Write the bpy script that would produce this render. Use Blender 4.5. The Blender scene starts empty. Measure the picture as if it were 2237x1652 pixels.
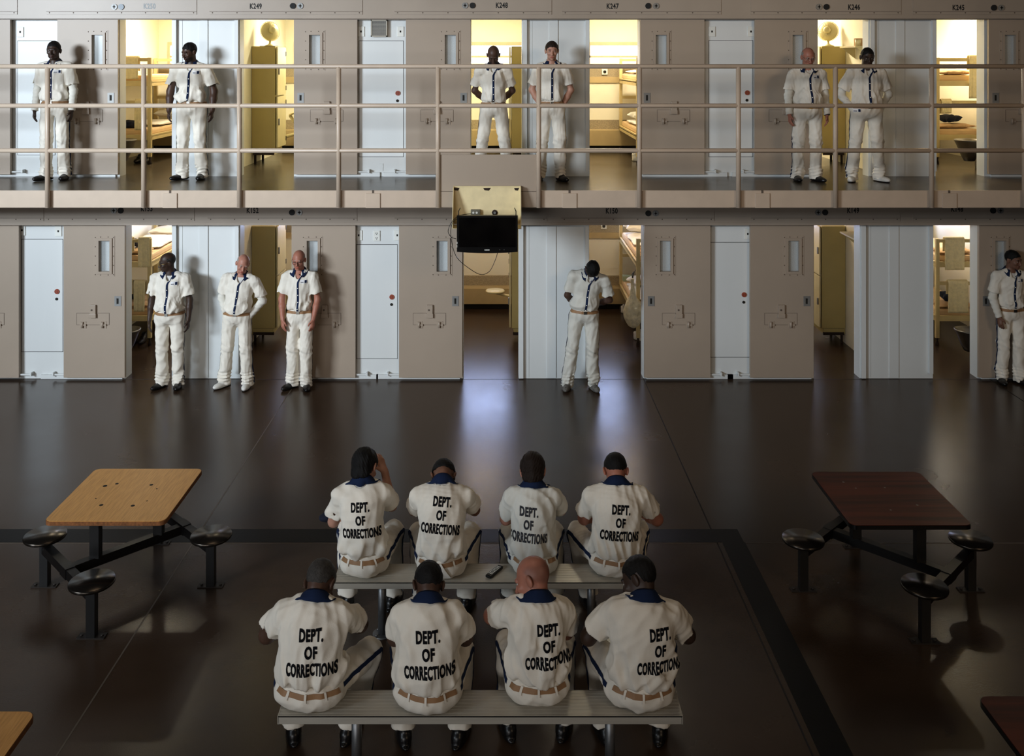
import bpy, bmesh, math, random
import numpy as np
from mathutils import Vector, Matrix
from mathutils.bvhtree import BVHTree

random.seed(7)
SC = bpy.context.scene
COL = SC.collection
R = math.radians

# ------------------------------------------------------------------ frame of the photograph (2237 x 1652)
FOC, PX0, PY0 = 2050.0, 1095.0, 135.0      # focal length and foot of the optical axis, in pixels
CAMD, CAMH = 12.45, 4.2                    # camera stands this far from the cell front (y = 0), this high over the floor
ZU = 2.68                                  # floor of the upper tier

def wx(px, y=0.0):
    return (px - PX0) / FOC * (CAMD + y)
def wz(py, y=0.0):
    return CAMH - (py - PY0) / FOC * (CAMD + y)
def floor_pt(px, py, z=0.0):
    d = (CAMH - z) * FOC / (py - PY0)
    return ((px - PX0) / FOC * d, d - CAMD, z)

# ------------------------------------------------------------------ materials
def srgb(h):
    h = h.lstrip('#')
    v = [int(h[i:i+2], 16) / 255 for i in (0, 2, 4)]
    return tuple(c / 12.92 if c <= 0.04045 else ((c + 0.055) / 1.055) ** 2.4 for c in v) + (1.0,)

def mat(name, color, rough=0.5, metal=0.0, vary=0.06, vscale=6.0, bump=0.0, bscale=60.0, spec=0.5, attr=None,
        rvary=0.0, stretch=(1, 1, 1), coat=0.0):
    m = bpy.data.materials.new(name)
    m.use_nodes = True
    nt = m.node_tree
    N, L = nt.nodes, nt.links
    b = N['Principled BSDF']
    b.inputs['Roughness'].default_value = rough
    b.inputs['Metallic'].default_value = metal
    b.inputs['Specular IOR Level'].default_value = spec
    if coat:
        b.inputs['Coat Weight'].default_value = coat
    c = srgb(color) if isinstance(color, str) else tuple(color)
    tc = N.new('ShaderNodeTexCoord')
    mp = N.new('ShaderNodeMapping'); mp.inputs['Scale'].default_value = stretch
    L.new(tc.outputs['Object'], mp.inputs['Vector'])
    nz = N.new('ShaderNodeTexNoise')
    nz.inputs['Scale'].default_value = vscale
    nz.inputs['Detail'].default_value = 5
    L.new(mp.outputs['Vector'], nz.inputs['Vector'])
    rm = N.new('ShaderNodeMapRange')
    rm.inputs['From Min'].default_value = 0.3; rm.inputs['From Max'].default_value = 0.7
    rm.inputs['To Min'].default_value = 1 - vary; rm.inputs['To Max'].default_value = 1 + vary
    L.new(nz.outputs['Fac'], rm.inputs['Value'])
    mx = N.new('ShaderNodeMix'); mx.data_type = 'RGBA'; mx.blend_type = 'MULTIPLY'
    mx.inputs[0].default_value = 1.0
    if attr:
        at = N.new('ShaderNodeAttribute'); at.attribute_name = attr
        L.new(at.outputs['Color'], mx.inputs[6])
    else:
        mx.inputs[6].default_value = c
    L.new(rm.outputs['Result'], mx.inputs[7])
    L.new(mx.outputs[2], b.inputs['Base Color'])
    if rvary:
        rr = N.new('ShaderNodeMapRange')
        rr.inputs['From Min'].default_value = 0.3; rr.inputs['From Max'].default_value = 0.7
        rr.inputs['To Min'].default_value = rough - rvary; rr.inputs['To Max'].default_value = rough + rvary
        L.new(nz.outputs['Fac'], rr.inputs['Value'])
        L.new(rr.outputs['Result'], b.inputs['Roughness'])
    if bump:
        n2 = N.new('ShaderNodeTexNoise'); n2.inputs['Scale'].default_value = bscale; n2.inputs['Detail'].default_value = 3
        L.new(mp.outputs['Vector'], n2.inputs['Vector'])
        bp = N.new('ShaderNodeBump'); bp.inputs['Strength'].default_value = bump; bp.inputs['Distance'].default_value = 0.01
        L.new(n2.outputs['Fac'], bp.inputs['Height'])
        L.new(bp.outputs['Normal'], b.inputs['Normal'])
    return m

def mat_wood(name, c1, c2, axis=0, rough=0.35, freq=14.0):
    m = mat(name, c1, rough)
    nt = m.node_tree; N, L = nt.nodes, nt.links
    b = N['Principled BSDF']
    tc = N.new('ShaderNodeTexCoord')
    mp = N.new('ShaderNodeMapping')
    sc = [freq, freq, freq]; sc[axis] = freq * 0.06
    mp.inputs['Scale'].default_value = sc
    L.new(tc.outputs['Object'], mp.inputs['Vector'])
    nz = N.new('ShaderNodeTexNoise'); nz.inputs['Scale'].default_value = 2.2; nz.inputs['Detail'].default_value = 8
    nz.inputs['Distortion'].default_value = 0.15
    L.new(mp.outputs['Vector'], nz.inputs['Vector'])
    rp = N.new('ShaderNodeValToRGB')
    rp.color_ramp.elements[0].position = 0.36; rp.color_ramp.elements[0].color = srgb(c2)
    rp.color_ramp.elements[1].position = 0.62; rp.color_ramp.elements[1].color = srgb(c1)
    L.new(nz.outputs['Fac'], rp.inputs['Fac'])
    L.new(rp.outputs['Color'], b.inputs['Base Color'])
    return m

def mat_emit(name, color, strength):
    m = bpy.data.materials.new(name); m.use_nodes = True
    b = m.node_tree.nodes['Principled BSDF']
    b.inputs['Base Color'].default_value = srgb(color)
    b.inputs['Emission Color'].default_value = srgb(color)
    b.inputs['Emission Strength'].default_value = strength
    return m

# ------------------------------------------------------------------ object helpers
def link(name, me, parent=None, loc=None):
    o = bpy.data.objects.new(name, me)
    COL.objects.link(o)
    if parent is not None:
        o.parent = parent
    if loc is not None:
        o.location = loc
    return o

def tag(o, label=None, cat=None, group=None, kind=None):
    if label: o['label'] = label
    if cat: o['category'] = cat
    if group: o['group'] = group
    if kind: o['kind'] = kind
    elif label: o['kind'] = 'thing'
    return o

def empty(name, loc=(0, 0, 0), rz=0.0, **kw):
    o = bpy.data.objects.new(name, None)
    o.empty_display_size = 0.1
    COL.objects.link(o)
    o.location = loc; o.rotation_euler = (0, 0, rz)
    return tag(o, **kw)

def copy_tree(src, parent=None):
    c = src.copy(); COL.objects.link(c)
    if parent is not None:
        c.parent = parent
        c.matrix_parent_inverse = src.matrix_parent_inverse.copy()
    for ch in list(src.children):
        copy_tree(ch, c)
    return c

class MB:
    """collects shapes into one mesh"""
    def __init__(s):
        s.bm = bmesh.new()
    def _addv(s, vs, fs, smooth=False):
        bv = [s.bm.verts.new(v) for v in vs]
        for f in fs:
            try:
                ff = s.bm.faces.new([bv[i] for i in f]); ff.smooth = smooth
            except ValueError:
                pass
        return bv
    def box(s, x0, x1, y0, y1, z0, z1, bev=0.0, M=None):
        b2 = bmesh.new()
        x0, x1 = min(x0, x1), max(x0, x1); y0, y1 = min(y0, y1), max(y0, y1); z0, z1 = min(z0, z1), max(z0, z1)
        bmesh.ops.create_cube(b2, size=1.0)
        for v in b2.verts:
            v.co = Vector((x0 + (v.co.x + .5) * (x1 - x0), y0 + (v.co.y + .5) * (y1 - y0), z0 + (v.co.z + .5) * (z1 - z0)))
        if bev > 0:
            bmesh.ops.bevel(b2, geom=list(b2.edges), offset=min(bev, .49 * min(x1 - x0, y1 - y0, z1 - z0)), segments=2, profile=.6, affect='EDGES')
        s._merge(b2, M); return s
    def _merge(s, b2, M=None, smooth=False):
        b2.verts.index_update()
        vs = [(M @ v.co) if M is not None else v.co.copy() for v in b2.verts]
        fs = [[v.index for v in f.verts] for f in b2.faces]
        s._addv(vs, fs, smooth); b2.free()
    def tube(s, pts, r, seg=12, cap=True, smooth=True):
        pts = [Vector(p) for p in pts]
        rs = r if isinstance(r, (list, tuple)) else [r] * len(pts)
        rings = []
        prev = None
        for i, p in enumerate(pts):
            if i == 0: t = pts[1] - pts[0]
            elif i == len(pts) - 1: t = pts[-1] - pts[-2]
            else: t = (pts[i + 1] - p).normalized() + (p - pts[i - 1]).normalized()
            t.normalize()
            if prev is None:
                u = t.orthogonal().normalized()
            else:
                u = prev - t * prev.dot(t)
                u = u.normalized() if u.length > 1e-6 else t.orthogonal().normalized()
            prev = u
            w = t.cross(u)
            rings.append([p + (u * math.cos(2 * math.pi * k / seg) + w * math.sin(2 * math.pi * k / seg)) * rs[i] for k in range(seg)])
        vs = [v for ring in rings for v in ring]
        fs = []
        for i in range(len(rings) - 1):
            for k in range(seg):
                k2 = (k + 1) % seg
                fs.append((i * seg + k, i * seg + k2, (i + 1) * seg + k2, (i + 1) * seg + k))
        bv = s._addv(vs, fs, smooth)
        if cap:
            for ring, rev in ((bv[:seg], True), (bv[-seg:], False)):
                try:
                    s.bm.faces.new(list(reversed(ring)) if rev else ring)
                except ValueError: pass
        return s
    def cyl(s, c, r, h, axis='z', seg=32, r2=None, smooth=True):
        d = {'x': Vector((1, 0, 0)), 'y': Vector((0, 1, 0)), 'z': Vector((0, 0, 1))}[axis]
        c = Vector(c)
        return s.tube([c, c + d * h], [r, r if r2 is None else r2], seg, True, smooth)
    def lathe(s, prof, c=(0, 0, 0), seg=40, sx=1.0, sy=1.0, M=None):
        vs, fs = [], []
        n = len(prof)
        for (r, z) in prof:
            for k in range(seg):
                a = 2 * math.pi * k / seg
                v = Vector((c[0] + r * sx * math.cos(a), c[1] + r * sy * math.sin(a), c[2] + z))
                vs.append(M @ v if M is not None else v)
        for i in range(n - 1):
            for k in range(seg):
                k2 = (k + 1) % seg
                fs.append((i * seg + k, i * seg + k2, (i + 1) * seg + k2, (i + 1) * seg + k))
        fs.append(tuple(reversed(range(seg)))); fs.append(tuple(range((n - 1) * seg, n * seg)))
        s._addv(vs, fs, True); return s
    def poly(s, pts, d, smooth=False):
        """flat polygon pts extruded by vector d"""
        n = len(pts); d = Vector(d)
        vs = [Vector(p) for p in pts] + [Vector(p) + d for p in pts]
        fs = [tuple(range(n)), tuple(reversed(range(n, 2 * n)))]
        for i in range(n):
            j = (i + 1) % n
            fs.append((i, n + i, n + j, j))
        s._addv(vs, fs, smooth); return s
    def grid(s, fn, nu, nv, closed_u=False, thick=0.0):
        vs = [Vector(fn(i / (nu if closed_u else nu - 1), j / (nv - 1))) for j in range(nv) for i in range(nu)]
        fs = []
        for j in range(nv - 1):
            for i in range(nu if closed_u else nu - 1):
                i2 = (i + 1) % nu
                fs.append((j * nu + i, j * nu + i2, (j + 1) * nu + i2, (j + 1) * nu + i))
        b2 = bmesh.new()
        bv = [b2.verts.new(v) for v in vs]
        for f in fs:
            try: b2.faces.new([bv[i] for i in f])
            except ValueError: pass
        if thick:
            b2.normal_update()
            bmesh.ops.solidify(b2, geom=list(b2.faces), thickness=thick)
        s._merge(b2, None, True); return s
    def build(s, name, material, parent=None, loc=None, fix=True):
        if fix:
            bmesh.ops.recalc_face_normals(s.bm, faces=list(s.bm.faces))
        me = bpy.data.meshes.new(name)
        s.bm.to_mesh(me); s.bm.free()
        if material is not None:
            me.materials.append(material)
        return link(name, me, parent, loc)

# ------------------------------------------------------------------ lettering
_tcache = {}
def text_mesh(txt, bold=0.0, sx=1.0, maxedge=None):
    """flat letters, cap height 1, centred on x, baseline at 0: (verts, faces)"""
    key = (txt, bold, sx, maxedge)
    if key in _tcache: return _tcache[key]
    cu = bpy.data.curves.new('lettering', 'FONT')
    cu.body = txt; cu.align_x = 'CENTER'; cu.size = 1.0; cu.resolution_u = 3
    cu.offset = bold; cu.space_character = 1.10
    o = bpy.data.objects.new('lettering', cu); COL.objects.link(o)
    dg = bpy.context.evaluated_depsgraph_get(); dg.update()
    me = bpy.data.meshes.new_from_object(o.evaluated_get(dg))
    bpy.data.objects.remove(o); bpy.data.curves.remove(cu)
    bm = bmesh.new(); bm.from_mesh(me); bpy.data.meshes.remove(me)
    zs = [v.co.y for v in bm.verts]
    capH = 0.69
    for v in bm.verts:
        v.co = Vector((v.co.x * sx / capH, v.co.y / capH, 0))
    if maxedge:
        bmesh.ops.triangulate(bm, faces=list(bm.faces))
        for _ in range(5):
            es = [e for e in bm.edges if e.calc_length() > maxedge]
            if not es: break
            bmesh.ops.subdivide_edges(bm, edges=es, cuts=1)
            bmesh.ops.triangulate(bm, faces=[f for f in bm.faces if len(f.verts) > 3])
    bm.verts.index_update()
    out = ([v.co.copy() for v in bm.verts], [[v.index for v in f.verts] for f in bm.faces])
    bm.free(); _tcache[key] = out
    return out

def letters(mb, txt, org, right, up, h, bold=0.02, sx=0.8):
    vs, fs = text_mesh(txt, bold, sx)
    org, right, up = Vector(org), Vector(right), Vector(up)
    mb._addv([org + right * (v.x * h) + up * (v.y * h) for v in vs], fs)

# ------------------------------------------------------------------ smooth solids (distance fields and a surface net)
def V3(*a):
    return np.array(a if len(a) > 1 else a[0], dtype=float)
def nrm(v):
    return v / max(np.linalg.norm(v), 1e-9)

class Field:
    def __init__(s):
        s.ops = []
        s.lo = V3(9, 9, 9); s.hi = -V3(9, 9, 9)
    def _bb(s, lo, hi):
        s.lo = np.minimum(s.lo, lo); s.hi = np.maximum(s.hi, hi)
    def cone(s, a, b, r1, r2=None, k=0.02, flat=None, op='u'):
        a, b = V3(a), V3(b); r2 = r1 if r2 is None else r2
        ba = b - a; L2 = max(ba @ ba, 1e-9)
        def fn(x, y, z):
            px, py, pz = x - a[0], y - a[1], z - a[2]
            h = np.clip((px * ba[0] + py * ba[1] + pz * ba[2]) / L2, 0, 1)
            dx, dy, dz = px - h * ba[0], py - h * ba[1], pz - h * ba[2]
            d2 = dx * dx + dy * dy + dz * dz
            if flat is not None:
                n, q = flat
                t = dx * n[0] + dy * n[1] + dz * n[2]
                d2 = d2 + t * t * (1 / (q * q) - 1)
            return np.sqrt(d2) - (r1 + (r2 - r1) * h)
        m = max(r1, r2)
        lo, hi = np.minimum(a, b) - m, np.maximum(a, b) + m
        if op == 'u': s._bb(lo, hi)
        s.ops.append((op, fn, lo, hi, k)); return s
    def ell(s, c, rad, fr=None, k=0.03, op='u'):
        c, rad = V3(c), V3(rad)
        M = np.eye(3) if fr is None else fr      # columns are the axes
        def fn(x, y, z):
            px, py, pz = x - c[0], y - c[1], z - c[2]
            u = (px * M[0, 0] + py * M[1, 0] + pz * M[2, 0]) / rad[0]
            v = (px * M[0, 1] + py * M[1, 1] + pz * M[2, 1]) / rad[1]
            w = (px * M[0, 2] + py * M[1, 2] + pz * M[2, 2]) / rad[2]
            k0 = np.sqrt(u * u + v * v + w * w) + 1e-9
            k1 = np.sqrt((u / rad[0]) ** 2 + (v / rad[1]) ** 2 + (w / rad[2]) ** 2) + 1e-9
            return k0 * (k0 - 1) / k1
        ext = np.sqrt(((M * rad[None, :]) ** 2).sum(1))
        lo, hi = c - ext, c + ext
        if op == 'u': s._bb(lo, hi)
        s.ops.append((op, fn, lo, hi, k)); return s
    def cut(s, p, n, lo=None, hi=None):
        """keep the side where (x-p).n < 0 (inside the box lo..hi when given)"""
        p, n = V3(p), nrm(V3(n))
        def fn(x, y, z):
            return (x - p[0]) * n[0] + (y - p[1]) * n[1] + (z - p[2]) * n[2]
        s.ops.append(('x', fn, lo, hi, 0)); return s
    def cutfn(s, fn, lo=None, hi=None):
        s.ops.append(('x', fn, lo, hi, 0)); return s
    def push(s, fn):
        s.ops.append(('d', fn, None, None, 0)); return s
    def mesh(s, step, zfine=None, zcoarse=None):
        lo, hi = s.lo - .04, s.hi + .04
        ax = [np.arange(lo[i], hi[i] + step, step) for i in range(2)]
        if zfine:
            zs, z = [lo[2]], lo[2]
            while z < hi[2]:
                z += step if any(a <= z <= b for a, b in zfine) else zcoarse
                zs.append(z)
            ax.append(np.array(zs))
        else:
            ax.append(np.arange(lo[2], hi[2] + step, step))
        F = np.full([len(a) for a in ax], 0.2, dtype=np.float32)
        X, Y, Z = ax[0][:, None, None], ax[1][None, :, None], ax[2][None, None, :]
        for op, fn, l, h, k in s.ops:
            if op == 'd':
                m = np.abs(F) < 0.05
                i, j, kk = np.nonzero(m)
                F[m] += fn(ax[0][i], ax[1][j], ax[2][kk]).astype(np.float32)
                continue
            if l is None:
                sl = (slice(None),) * 3
            else:
                mg = (k + .03) if op != 'x' else 0
                sl = tuple(slice(max(0, np.searchsorted(ax[i], l[i] - mg) - 1), np.searchsorted(ax[i], h[i] + mg) + 1) for i in range(3))
            sub = F[sl]
            if sub.size == 0: continue
            d = fn(ax[0][sl[0]][:, None, None], ax[1][sl[1]][None, :, None], ax[2][sl[2]][None, None, :])
            d = np.broadcast_to(d, sub.shape)
            if op == 'u':
                if k > 0:
                    t = np.clip(.5 + .5 * (sub - d) / k, 0, 1)
                    F[sl] = sub * (1 - t) + d * t - k * t * (1 - t)
                else:
                    F[sl] = np.minimum(sub, d)
            elif op == 's':
                kk = max(k, 1e-4)
                t = np.clip(.5 - .5 * (sub + d) / kk, 0, 1)
                F[sl] = sub * (1 - t) - d * t + kk * t * (1 - t)
            else:
                F[sl] = np.maximum(sub, d)
        return surface_net(F, ax)

_CORN = np.array([(0,0,0),(1,0,0),(0,1,0),(1,1,0),(0,0,1),(1,0,1),(0,1,1),(1,1,1)])
_EDG = [(0,1),(2,3),(4,5),(6,7),(0,2),(1,3),(4,6),(5,7),(0,4),(1,5),(2,6),(3,7)]
def surface_net(F, ax):
    I = F < 0
    n = [d - 1 for d in F.shape]
    cnt = np.zeros(n, dtype=np.int8)
    for c in _CORN:
        cnt += I[c[0]:c[0]+n[0], c[1]:c[1]+n[1], c[2]:c[2]+n[2]]
    act = (cnt > 0) & (cnt < 8)
    ci, cj, ck = np.nonzero(act)
    N = len(ci)
    idx = np.full(n, -1, dtype=np.int64); idx[ci, cj, ck] = np.arange(N)
    val = np.stack([F[ci + c[0], cj + c[1], ck + c[2]] for c in _CORN], 1).astype(float)
    pos = np.stack([np.stack([ax[0][ci + c[0]], ax[1][cj + c[1]], ax[2][ck + c[2]]], 1) for c in _CORN], 1)
    acc = np.zeros((N, 3)); num = np.zeros(N)
    for a, b in _EDG:
        fa, fb = val[:, a], val[:, b]
        m = (fa < 0) != (fb < 0)
        t = np.where(m, fa / np.where(m, fa - fb, 1), 0)
        acc += np.where(m[:, None], pos[:, a] + (pos[:, b] - pos[:, a]) * t[:, None], 0)
        num += m
    verts = acc / num[:, None]
    quads = []
    for d in range(3):
        u, v = (d + 1) % 3, (d + 2) % 3
        s0 = [slice(1, -1)] * 3; s0[d] = slice(0, -1)
        s1 = [slice(1, -1)] * 3; s1[d] = slice(1, None)
        A, B = I[tuple(s0)], I[tuple(s1)]
        e = np.nonzero(A != B)
        g = [e[0].copy(), e[1].copy(), e[2].copy()]
        for q in range(3):
            if q != d: g[q] = g[q] + 1
        def cell(du, dv):
            h = [g[0].copy(), g[1].copy(), g[2].copy()]
            h[u] = h[u] - du; h[v] = h[v] - dv
            return idx[h[0], h[1], h[2]]
        q4 = np.stack([cell(1, 1), cell(0, 1), cell(0, 0), cell(1, 0)], 1)
        flip = ~A[e]
        q4[flip] = q4[flip][:, ::-1]
        quads.append(q4)
    quads = np.concatenate(quads)
    quads = quads[(quads >= 0).all(1)]
    return verts, quads

def np_mesh(name, verts, quads, material, parent=None, colors=None):
    me = bpy.data.meshes.new(name)
    nv, nf = len(verts), len(quads)
    me.vertices.add(nv); me.vertices.foreach_set('co', np.ascontiguousarray(verts, dtype=np.float32).ravel())
    me.loops.add(nf * 4); me.loops.foreach_set('vertex_index', np.ascontiguousarray(quads, dtype=np.int32).ravel())
    me.polygons.add(nf)
    me.polygons.foreach_set('loop_start', np.arange(0, nf * 4, 4, dtype=np.int32))
    me.polygons.foreach_set('use_smooth', np.ones(nf, dtype=bool))
    me.update(calc_edges=True); me.validate()
    if colors is not None:
        at = me.attributes.new('pigment', 'FLOAT_COLOR', 'POINT')
        c = np.ones((nv, 4), dtype=np.float32); c[:, :3] = colors
        at.data.foreach_set('color', c.ravel())
    me.materials.append(material)
    return link(name, me, parent)

def bvh_of(verts, quads):
    return BVHTree.FromPolygons(verts.tolist(), quads.tolist())

def folds(seed, amp, freq=42.0, up=(0, 0, 1), zlow=None, zgain=0.0):
    """cloth folds: long waves that run along 'up', bent by slower ones"""
    rg = np.random.RandomState(seed)
    up = nrm(V3(up))
    waves = []
    for _ in range(6):
        d = rg.normal(size=3); d = d - up * (d @ up) * 0.72
        d = nrm(d)
        waves.append((d * freq * rg.uniform(.45, 1.35), rg.uniform(0, 6.28), rg.normal(size=3) * 9, rg.uniform(0, 6.28), rg.uniform(.5, 1)))
    def fn(x, y, z):
        o = 0
        for i, (d, ph, w, ph2, a) in enumerate(waves):
            s_ = np.sin(d[0] * x + d[1] * y + d[2] * z + ph + 1.5 * np.sin(w[0] * x + w[1] * y + w[2] * z + ph2))
            if i % 2 == 0:
                s_ = 1 - 2 * np.sqrt(s_ * s_ * .98 + .006)
            o = o + a * s_
        o = o / 2.6
        g = 1.0
        if zlow is not None:
            g = 1 + zgain * np.exp(-((z - zlow) / .10) ** 2)
        return -amp * g * o
    return fn
# ------------------------------------------------------------------ people
def rotz(a):
    c, s = math.cos(a), math.sin(a)
    return np.array([[c, -s, 0], [s, c, 0], [0, 0, 1.0]])
def rotx(a):
    c, s = math.cos(a), math.sin(a)
    return np.array([[1.0, 0, 0], [0, c, -s], [0, s, c]])
def roty(a):
    c, s = math.cos(a), math.sin(a)
    return np.array([[c, 0, s], [0, 1.0, 0], [-s, 0, c]])
def frame(u, yaw=0.0):
    """columns: right, back, up for a trunk that leans along u and faces -y"""
    u = nrm(V3(u))
    f = rotz(yaw) @ V3(0, -1, 0)
    f = nrm(f - u * (f @ u))
    return np.stack([np.cross(u, f), -f, u], 1)

FABRIC = {}
def fabric(name, col, **kw):
    if name not in FABRIC:
        FABRIC[name] = mat(name, col, rough=.9, vary=.05, vscale=9, bump=.12, bscale=220, spec=.15, **kw)
    return FABRIC[name]
SKINMAT = mat('skin', '#ffffff', rough=.48, vary=.07, vscale=26, spec=.4, attr='pigment')
EYEMAT = mat('eye', '#ffffff', rough=.15, vary=0.0, attr='pigment')
HAIRM = {}
def hairmat(c):
    if c not in HAIRM:
        HAIRM[c] = mat('hair', c, rough=.55, vary=.35, vscale=90, bump=.5, bscale=260, spec=.3)
    return HAIRM[c]
WHITE = fabric('white_uniform_cloth', '#e5dfd3')
GREYED = fabric('worn_uniform_cloth', '#d6d5cd')
NAVY = fabric('navy_cloth', '#1d2a47')
TAN = mat('tan_leather', '#94714f', rough=.6, vary=.1)
THERMAL = fabric('thermal_cloth', '#dcd9cf')
BLACKSHOE = mat('black_leather', '#0f0e0f', rough=.35, vary=.2)
WHITESHOE = mat('white_leather', '#dedcd6', rough=.5)
GREYSHOE = mat('paint_spotted_leather', '#6a6762', rough=.7, vary=.6, vscale=60)
BUTTONM = mat('white_button', '#f2f2ee', rough=.3)
INK = mat('black_ink', '#101116', rough=.8, spec=.1)
GREYINK = mat('faded_ink', '#3c3d42', rough=.8, spec=.1, vary=.35, vscale=40)
CARDM = mat('badge_card', '#e8e8ea', rough=.4)
METAL = mat('polished_metal', '#b9b6ae', rough=.25, metal=1.0)
GOLD = mat('brass_buckle', '#b79a55', rough=.3, metal=1.0)
RIMM = mat('dark_rim', '#1b1714', rough=.3)

SKINS = {
    'dark': (.050, .028, .019), 'deep': (.074, .039, .026), 'brown': (.085, .045, .030), 'tan': (.19, .095, .062),
    'pale': (.46, .25, .18), 'ruddy': (.40, .17, .115), 'rosy': (.44, .21, .15),
}

def standing(H=1.76, w=1.0, feet=((-.10, 0, .25), (.10, 0, .25)), arms='down', head=(0, 0, 0), lean=0.0, stoop=0.0, hipshift=0.0, spread=0.0, back=0.0):
    """joints for someone upright who faces -y; feet = (x, y, toe-out) for the -x and the +x foot; stoop bends the upper back"""
    k = H / 1.76
    J = {'k': k, 'w': w}
    st = stoop
    fx = (feet[0][0] + feet[1][0]) / 2
    P0 = V3(fx + hipshift, .015 + back, .955 * k)
    u0 = nrm(V3(lean * .3, 0, 1)); u1 = nrm(V3(lean, -st * .35, 1)); u2 = nrm(V3(lean, -st * .8, 1)); u3 = nrm(V3(lean * .6, -.12 - st * 1.3, 1))
    P1 = P0 + u0 * .14 * k; P2 = P1 + u1 * .215 * k; P3 = P2 + u2 * .195 * k
    J['P'] = [P0, P1, P2, P3]
    J['M'] = [frame(u0), frame(u1), frame(u2), frame(u3)]
    sh = P2 + u2 * .125 * k
    J['S'], J['E'], J['W'], J['hand'] = {}, {}, {}, {}
    if isinstance(arms, str): arms = (arms, arms)
    for sd, am in zip((-1, 1), arms):
        S = sh + J['M'][2][:, 0] * sd * .178 * w * k
        b = P0[0]
        if am == 'down':
            E = S + V3(sd * (.045 + spread), .02, -.30 * k); W = E + V3(sd * (.005 - spread * .3), -.065, -.245 * k); hd = V3(sd * -.05, -.18, -1)
        elif am == 'front':       # hangs down in front of the thigh
            E = S + V3(sd * .055, .0, -.30 * k); W = E + V3(-sd * .035, -.10, -.235 * k); hd = V3(sd * -.10, -.15, -1)
        elif am == 'pocket':
            E = S + V3(sd * (.075 + spread), .06, -.285 * k); W = V3(b + sd * .118 * w, -.012 + back, P0[2] - .045 * k); hd = V3(sd * -.35, .15, -1)
        else:                     # clasped behind the back
            E = S + V3(sd * .07, .09, -.28 * k); W = V3(b + sd * .10, .20 + back, P0[2] + .05 * k); hd = V3(sd * -.9, .0, -.4)
        J['S'][sd], J['E'][sd], J['W'][sd], J['hand'][sd] = S, E, W, (nrm(hd), am)
    J['hip'], J['knee'], J['ank'], J['toe'] = {}, {}, {}, {}
    for sd, (x, y, to) in zip((-1, 1), feet):
        A = V3(x, y + .045, .085)
        Hp = P0 + V3(sd * .088 * w, 0, -.04 * k)
        Kn = (Hp + A) / 2 + V3(0, -.025, .015)
        J['hip'][sd], J['knee'][sd], J['ank'][sd] = Hp, Kn, A
        J['toe'][sd] = nrm(V3(sd * to, -1, 0))
    hy, hp, hr = head
    HR = frame(u3) @ rotz(hy) @ rotx(hp + .12 + st * .9) @ roty(hr)
    J['Hc'] = P3 + u3 * (.115 * k) + HR @ V3(0, -.022, .035)
    J['HR'] = HR
    J['belt'] = (P0 + u0 * .055 * k, u0)
    J['stand'] = True
    return J

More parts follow.
